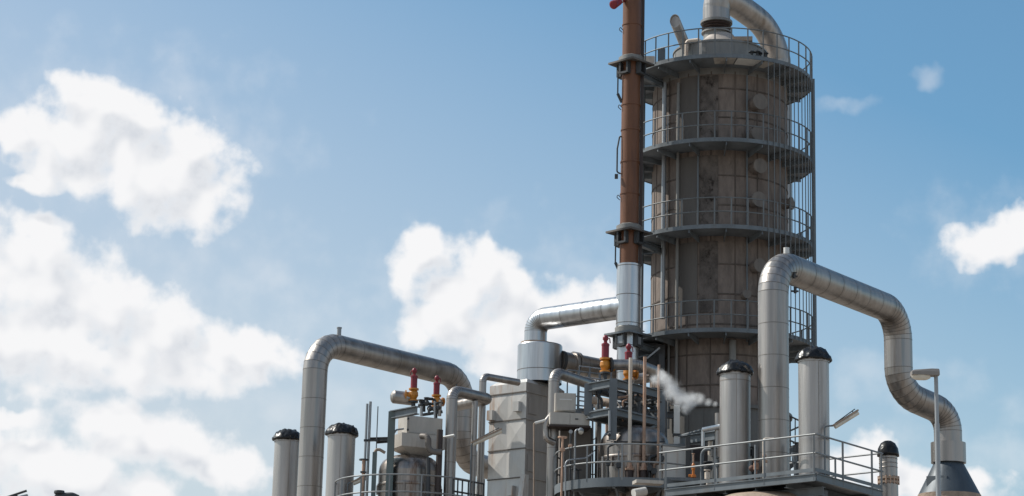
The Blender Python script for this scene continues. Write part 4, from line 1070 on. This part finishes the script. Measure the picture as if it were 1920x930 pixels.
# stair seen between riser and right vent
T = Thing('stair_flight', 'dark steel stair with thin rails seen between the tall pipe and the right vent', 'stair', ground(G(1490,850,72)))
a, b = G(1478, 850, 72), G(1515, 832, 74)
T.part('stringer', MB().beam(G(1470,850,72), G(1505,838,73), .3,.25).beam(G(1470,880,72), G(1505,858,73), .06,.2), M_DARK)
for k in range(3): T.part('post', MB().beam(G(1482+9*k,782+3*k,72.3+.2*k), G(1482+9*k,845,72.3+.2*k), .035,.035), M_DARK)
T.part('rail', MB().cyl(G(1472,776,72), G(1510,794,73), .03, n=8).cyl(G(1472,812,72), G(1510,795,73), .03, n=8).cyl(G(1472,822,72), G(1510,838,73), .03, n=8), M_DARK)
T.part('leg', MB().beam(ground(G(1496,850,72.6)), G(1496,845,72.6), .2,.2), M_DARK)
# guide structure between stack and column, low
a = G(1222, 680, 80)
T = Thing('lattice_bracket', 'dark steel bracket structure between the stack and the column below the lowest platform', 'bracket', ground(a))
T.part('frame', MB().box(G(1220,672,80.5), (1.0,.7,.9)), M_DARK)
T.part('brace', MB().beam(G(1213,672,79.8), G(1237,652,79.8), .06,.06), M_GALV)
for px in (1205, 1240): T.part('leg', MB().ibeam(ground(G(px,700,80)), G(px,665,80), .2,.2), M_DARK)
for py in (742, 775): T.part('beam', MB().ibeam(G(1195,py,79), G(1262,py+4,79), .2,.22), M_DARK)

# ------------------------------------------------------------------ left group details
b = P(536, 990, 78); bb = Vector((b.x, b.y, 4)); b = P(534, 930, 77.6); capped_vent(Vector((b.x,b.y,0)), 24*mpp(b), zat(535, 822, 77.6), 'pale steel vent under a black plastic cover, left of the left big pipe', 5)
b = P(636, 930, 73); capped_vent(Vector((b.x,b.y,0)), 26*mpp(b), zat(638, 812, 73), 'pale steel vent under a puffed black plastic cover, right of the left big pipe', 9)
# relief header of left pair
a = G(846, 800, 72.2); a0 = ground(a); t = Vector((a.x, a.y, G(846, 732, 72.2).z)); e1 = PZ(916, 748, t.z); e2 = PZ(842, 757, t.z)
e2 = G(846, 763, 75.5)
T = pipe('relief_header', 'steel header pipe bent back like a hairpin over the left vessel', 'pipe', [a0, t, e1, e2], 10.7*mpp(a), .30, seam=2.2, n=24)
a, b = G(738, 744, 73.2), G(772, 748, 73.4)
T = Thing('manifold_stub', 'short fat capped pipe end left of the yellow valve over the left vessel', 'pipe', a)
d = (b-a).normalized(); X = d.cross(Vector((0,0,1))).normalized(); Y = d.cross(X)
T.part('barrel', MB().cyl(a, b, .22, n=24), M_CLAD); T.part('end_cap', MB().cyl(a-d*.06, a, .17, .22, n=24).cyl(a-d*.1, a-d*.06, .08, .17, n=24), M_CLAD)
# beige cabinet on left vessel
p = G(790, 798, 72.0); k = mpp(p)
T = Thing('instrument_cabinet', 'beige weathered cabinet with a flared tray perched over the left vessel', 'cabinet', p-Vector((0,0,.6)))
rz = R_(24); X = Vector((math.cos(rz), math.sin(rz), 0)); Yd = Vector((-math.sin(rz), math.cos(rz), 0)); Z = Vector((0,0,1))
cb = p+X*.12
T.part('case', MB().frame(cb+Yd*.4, (X, Yd, Z), .62, .4, 17*k), M_BEIGE)
T.part('door', MB().frame(cb-Yd*.012, (X, Yd, Z), .57, .012, 15*k), M_BEIGE)
for s_ in (-1, 1): T.part('hinge', MB().frame(cb-Yd*.03-X*.60+Z*(s_*.18), (X, Yd, Z), .03, .02, .03), M_DARK)
ct = cb-Z*(30*k)
T.part('tray', MB().frame(ct+Yd*.35-X*.08, (X, Yd, Z), .76, .5, 12.5*k), M_BEIGE)
lo = [ct-X*.84+Yd*-.15-Z*(12.5*k), ct+X*.68+Yd*-.15-Z*(12.5*k), ct+X*.68+Yd*.85-Z*(12.5*k), ct-X*.84+Yd*.85-Z*(12.5*k)]
cm = sum(lo, Vector())/4; hi = [cm+(v-cm)*.35-Z*.25 for v in lo]
T.part('hopper', MB().add(lo+hi, [(0,4,5,1),(1,5,6,2),(2,6,7,3),(3,7,4,0),(4,7,6,5)]), M_BEIGE)
for sgn in (-1, 1): T.part('leg', MB().beam(cm+X*(sgn*.35)+Z*-.1, cm+X*(sgn*.35)-Z*.7, .08,.08), M_DARK)
# frame post
A = G(735, 778, 71.5)
T = Thing('support_frame', 'grey green steel post and beam frame at the left side of the left vessel', 'frame', ground(A))
T.part('leg', MB().ibeam(ground(A), A+Z*.1, .22,.22,.03), M_GREEN)
Bq = PZ(782, 769, A.z)
T.part('beam', MB().ibeam(A, Bq, .2,.26,.03), M_GREY)
T.part('beam', MB().ibeam(G(693,824,72), G(735,823,71.6), .12,.12,.02).beam(G(706,830,72), G(733,828,71.7), .06,.06), M_DARK)
T.part('arm', MB().tube([G(739,812,71.5), G(743,806,71.5), G(757,804,71.6)], .03, 8, .08), M_GALV)
# piping among valves
T = clutter('valve_piping', 'cluster of small pipes and handles between the left pair of relief valves', 'piping', [
    ([(795,772,73),(795,752,73),(800,748,73.1),(812,748,73.1),(816,752,73.2),(816,770,73.2)], .05, M_DARK, 'pipe_run'),
    ([(786,752,73),(804,758,73),(830,756,73.4)], .045, M_DARK, 'pipe_run'),
    ([(790,780,72.6),(790,762,72.6)], .05, M_GALV, 'pipe_run'),
    ([(804,775,72.6),(804,764,72.6),(815,770,72.8)], .04, M_DARK, 'pipe_run'),
    ([(815,786,72.2),(815,752,72.2)], .03, M_GALV, 'pipe_run'),
    ([(824,780,72.8),(826,750,72.8)], .06, M_CLAD, 'pipe_run'),
    ([(775,750,73.2),(775,776,73.2)], .07, M_DARK, 'pipe_run'),
    ([(830,772,72.8),(805,776,72.8),(790,778,72.8)], .05, M_DARK, 'pipe_run')], G(800,770,73))
for (px, py) in ((789,760),(806,766),(822,765),(800,756)):
    q = G(px,py,72.8); T.part('valve', MB().sphere(q, .1).cyl(q, q+Z*.16, .03, n=8).cyl(q+Z*.16, q+Z*.19, .1, n=14), M_DARK)
T = clutter('trap_pipe', 'grey looped drain pipe in front of the beige cabinet, left vessel', 'pipe', [
    ([(828,848,71.2),(803,847,71.2),(803,818,71.2),(790,818,71.4)], .10, M_PANELSIDE, 'pipe_run'),
    ([(803,858,71.3),(803,945,71.3)], .07, M_DARK, 'pipe_run')], G(810,850,71.2))
a = G(822, 900, 71.4)
T = pipe('drain_pipe', 'dark slim drain pipe down the right side of the left vessel', 'pipe', [ground(a), Vector((a.x,a.y,G(822,806,71.4).z))], .10, .2, mats=[M_DARKBROWN, M_SEAM], seam=3)
# vertical pipes
a = G(903, 800, 74); a0 = ground(a); t = Vector((a.x,a.y,G(904,705,74).z)); e = PZ(972, 717, t.z)
pipe('vertical_pipe', 'slim steel pipe rising to an elbow that enters behind the filter box', 'pipe', [a0, t, e], 6.7*mpp(a), .2, seam=2.0, n=18)
a = G(888, 850, 73); pipe('vertical_pipe', 'slim straight steel pipe just left of the elbowed one, ending under the hairpin header', 'pipe', [ground(a), Vector((a.x,a.y,G(889,752,73).z))], 5.6*mpp(a), .2, seam=2.0, n=18)
# poles
for (px, y0, rr, lab, m) in ((687.5,757,.040,'pale thin pole, left of the close pair near the left vessel',M_GALV),(693.5,753,.045,'pale thin pole, taller of the close pair near the left vessel',M_GALV),(708,762,.018,'thinnest dark pole, right of the pale pair',M_GREY)):
    a = G(px-6, 930, 71.8); b = G(px, y0, 71.8); 
    b = Vector((a.x,a.y,b.z))
    T = Thing('mast_pole', lab, 'pole', ground(a), 'thin poles beside the left vessel')
    T.part('tube', MB().cyl(ground(a), b, rr, n=12), m)
    T.part('clamp', MB().box((a.x,a.y-.02,G(px,826,71.8).z), (.12,.12,.06)), M_DARK)
p = G(682, 862, 71.3)
T = Thing('valve_spindle', 'rusty valve spindle with dark handwheel beside the pale poles at left', 'valve', ground(p))
T.part('stem', MB().cyl(ground(p), p, .05, n=12), M_RUSTY)
T.part('handwheel', MB().ring(p, .11,.15,-.02,.02,24).beam(p-Vector((.13,0,0)), p+Vector((.13,0,0)), .03,.02), M_DARK)
T.part('bracket', MB().box(p-Z*.4, (.18,.14,.05)), M_DARK)
p = G(703, 850, 71.6)
T = Thing('elbow_post', 'green grey post with bent dark arm at the top, left of the left vessel', 'post', ground(p))
T.part('shaft', MB().beam(ground(p), G(703,848,71.6), .14,.14), M_GREEN)
T.part('arm', MB().tube([G(703,848,71.6), G(706,843,71.6), G(712,843,71.6), G(722,849,71.6)], .05, 10, .06), M_TAN)
# short rails right of the left vessel
a, b = PZ(848, 896, P(848,896,71).z), None
zr = P(848,962,71).z
r0, r1 = PZ(848, 962, zr), PZ(905, 971, zr)
T = Thing('guard_rail', 'dark guard rail between the left vessel and the filter box', 'railing', r0)
for hh in (1.1,.7,.35): T.part('rail', MB().cyl(r0+Z*hh, r1+Z*hh, .03, n=8), M_DARK)
for t in (0,.15,.3,.5,.68,1): T.part('post', MB().beam(r0+(r1-r0)*t+Z*-.3, r0+(r1-r0)*t+Z*1.1, .05,.05), M_DARK)
T.part('toe_beam', MB().beam(r0+Z*-.15, r1+Z*-.15, .05,.25), M_GREY)
a = G(852, 850, 73.5)
solo('cable_riser', 'thin dark cable pole right of the hairpin header pipe', 'pole', MB().cyl(ground(a), Vector((a.x,a.y,G(852,720,73.5).z)), .025, n=8), M_DARK, ground(a))
a, b = G(832, 820, 71.6), G(852, 816, 71.4)
solo('handle_bar', 'short pale bar clamped across the hairpin header pipe', 'bar', MB().cyl(a, b, .045, n=12), M_WHITE, a)
# straight thin pipe near filter box corner
T = clutter('instrument_pole', 'thin pole with a white arm between the filter box and the elbow pipe', 'pole', [
    ([(1001,960,70.3),(1001,793,70.3),(1006,793,70.3),(1022,788,70.3)], .024, M_TAN, 'tube'), ([(1003,793.5,70.25),(1023,788,70.25)], .045, M_WHITE, 'arm')], G(1001,940,70.3))

# ------------------------------------------------------------------ far roof bits at the lower left corner
p = G(113, 935, 110)
T = Thing('roof_cowl', 'dark stubby roof cowl peeping over the bottom edge at far left', 'cowl', ground(p))
T.part('shaft', MB().cyl(ground(p), G(111,928,110), .22, n=20), M_DARK)
T.part('cap', MB().lathe(G(111,926,110), [(.002,.18),(.24,.16),(.26,.1),(.26,.02),(.2,-.02)], 24), M_DARK)
T.part('elbow', MB().tube([G(114,930,110), G(135,929,110), G(146,934,110)], .16, 16, .3), M_DARK)
p = G(30, 935, 110)
T = Thing('roof_strut', 'thin dark slanted strut peeping over the bottom edge, leftmost in view', 'strut', ground(p))
T.part('bar', MB().cyl(G(8,934,110), G(50,920,110), .06, n=10), M_DARK)
T.part('shaft', MB().beam(ground(p), G(30,929,110), .2,.2), M_DARK)
T.part('plate', MB().beam(G(30,934,110), G(52,929,110), .2,.12), M_GALV)

# ------------------------------------------------------------------ steam plume
YP = 66.0
spx = [(1341,757,7),(1328,753,10),(1312,748,13),(1300,748,16),(1290,752,20),(1283,765,14),(1275,745,19),(1264,738,19),(1256,726,19),(1247,715,18),(1240,703,15),(1226,712,12),(1205,664,8)]
sph = [(G(x, y, YP+.02*(1341-x)*.5), r*68/4600*1.0) for x, y, r in spx]
sph = [(p, r*mpp(p)*1.35) for (p, _), (x, y, r) in zip(sph, spx)]
pm = bpy.data.materials.new('steam'); pm.use_nodes = True; t = pm.node_tree; t.nodes.clear()
org = sph[0][0]
tcn = node(t, 'ShaderNodeTexCoord'); cur = None
for p, r in sph[:-1]:
    v = node(t, 'ShaderNodeVectorMath', operation='DISTANCE'); t.links.new(tcn.outputs['Object'], v.inputs[0]); v.inputs[1].default_value = p-org
    q = mth(t, 'SUBTRACT', 1.0, mth(t, 'DIVIDE', v.outputs['Value'], r))
    cur = q if cur is None else mth(t, 'SMOOTH_MAX', cur, q, .25)
nn_ = node(t, 'ShaderNodeTexNoise'); nn_.inputs['Scale'].default_value = 3.8; nn_.inputs['Detail'].default_value = 5; nn_.inputs['Roughness'].default_value = .6
t.links.new(tcn.outputs['Object'], nn_.inputs['Vector'])
dens = mth(t, 'MULTIPLY', sstep(t, mth(t, 'ADD', cur, mth(t, 'MULTIPLY', mth(t, 'SUBTRACT', nn_.outputs['Fac'], .5), 1.3)), .22, 1.1), 5.5)
pv = node(t, 'ShaderNodeVolumePrincipled'); pv.inputs['Color'].default_value = (.96,.96,.96,1); pv.inputs['Anisotropy'].default_value = .2
t.links.new(dens, pv.inputs['Density'])
mo = node(t, 'ShaderNodeOutputMaterial'); t.links.new(pv.outputs[0], mo.inputs['Volume'])
hull = [p for p, r in sph[:-1]]
hr = [r for p, r in sph[:-1]]
hp_ = [sph[0][0]+Vector((.12,0,0))]+[sph[i][0] for i in (1,2,3,4,6,7,8,9,10)]+[sph[10][0]+Vector((-.35,0,.2))]
o = solo('steam_plume', 'white wisp of steam drifting left in front of the column base', 'steam', MB().tube(hp_, lambda t_: .14+.62*min(1, t_*2.2), 14, weld=True), pm, org)
sc.cycles.volume_step_rate = 1.0
sc.cycles.volume_bounces = 4
sc.cycles.max_bounces = 8
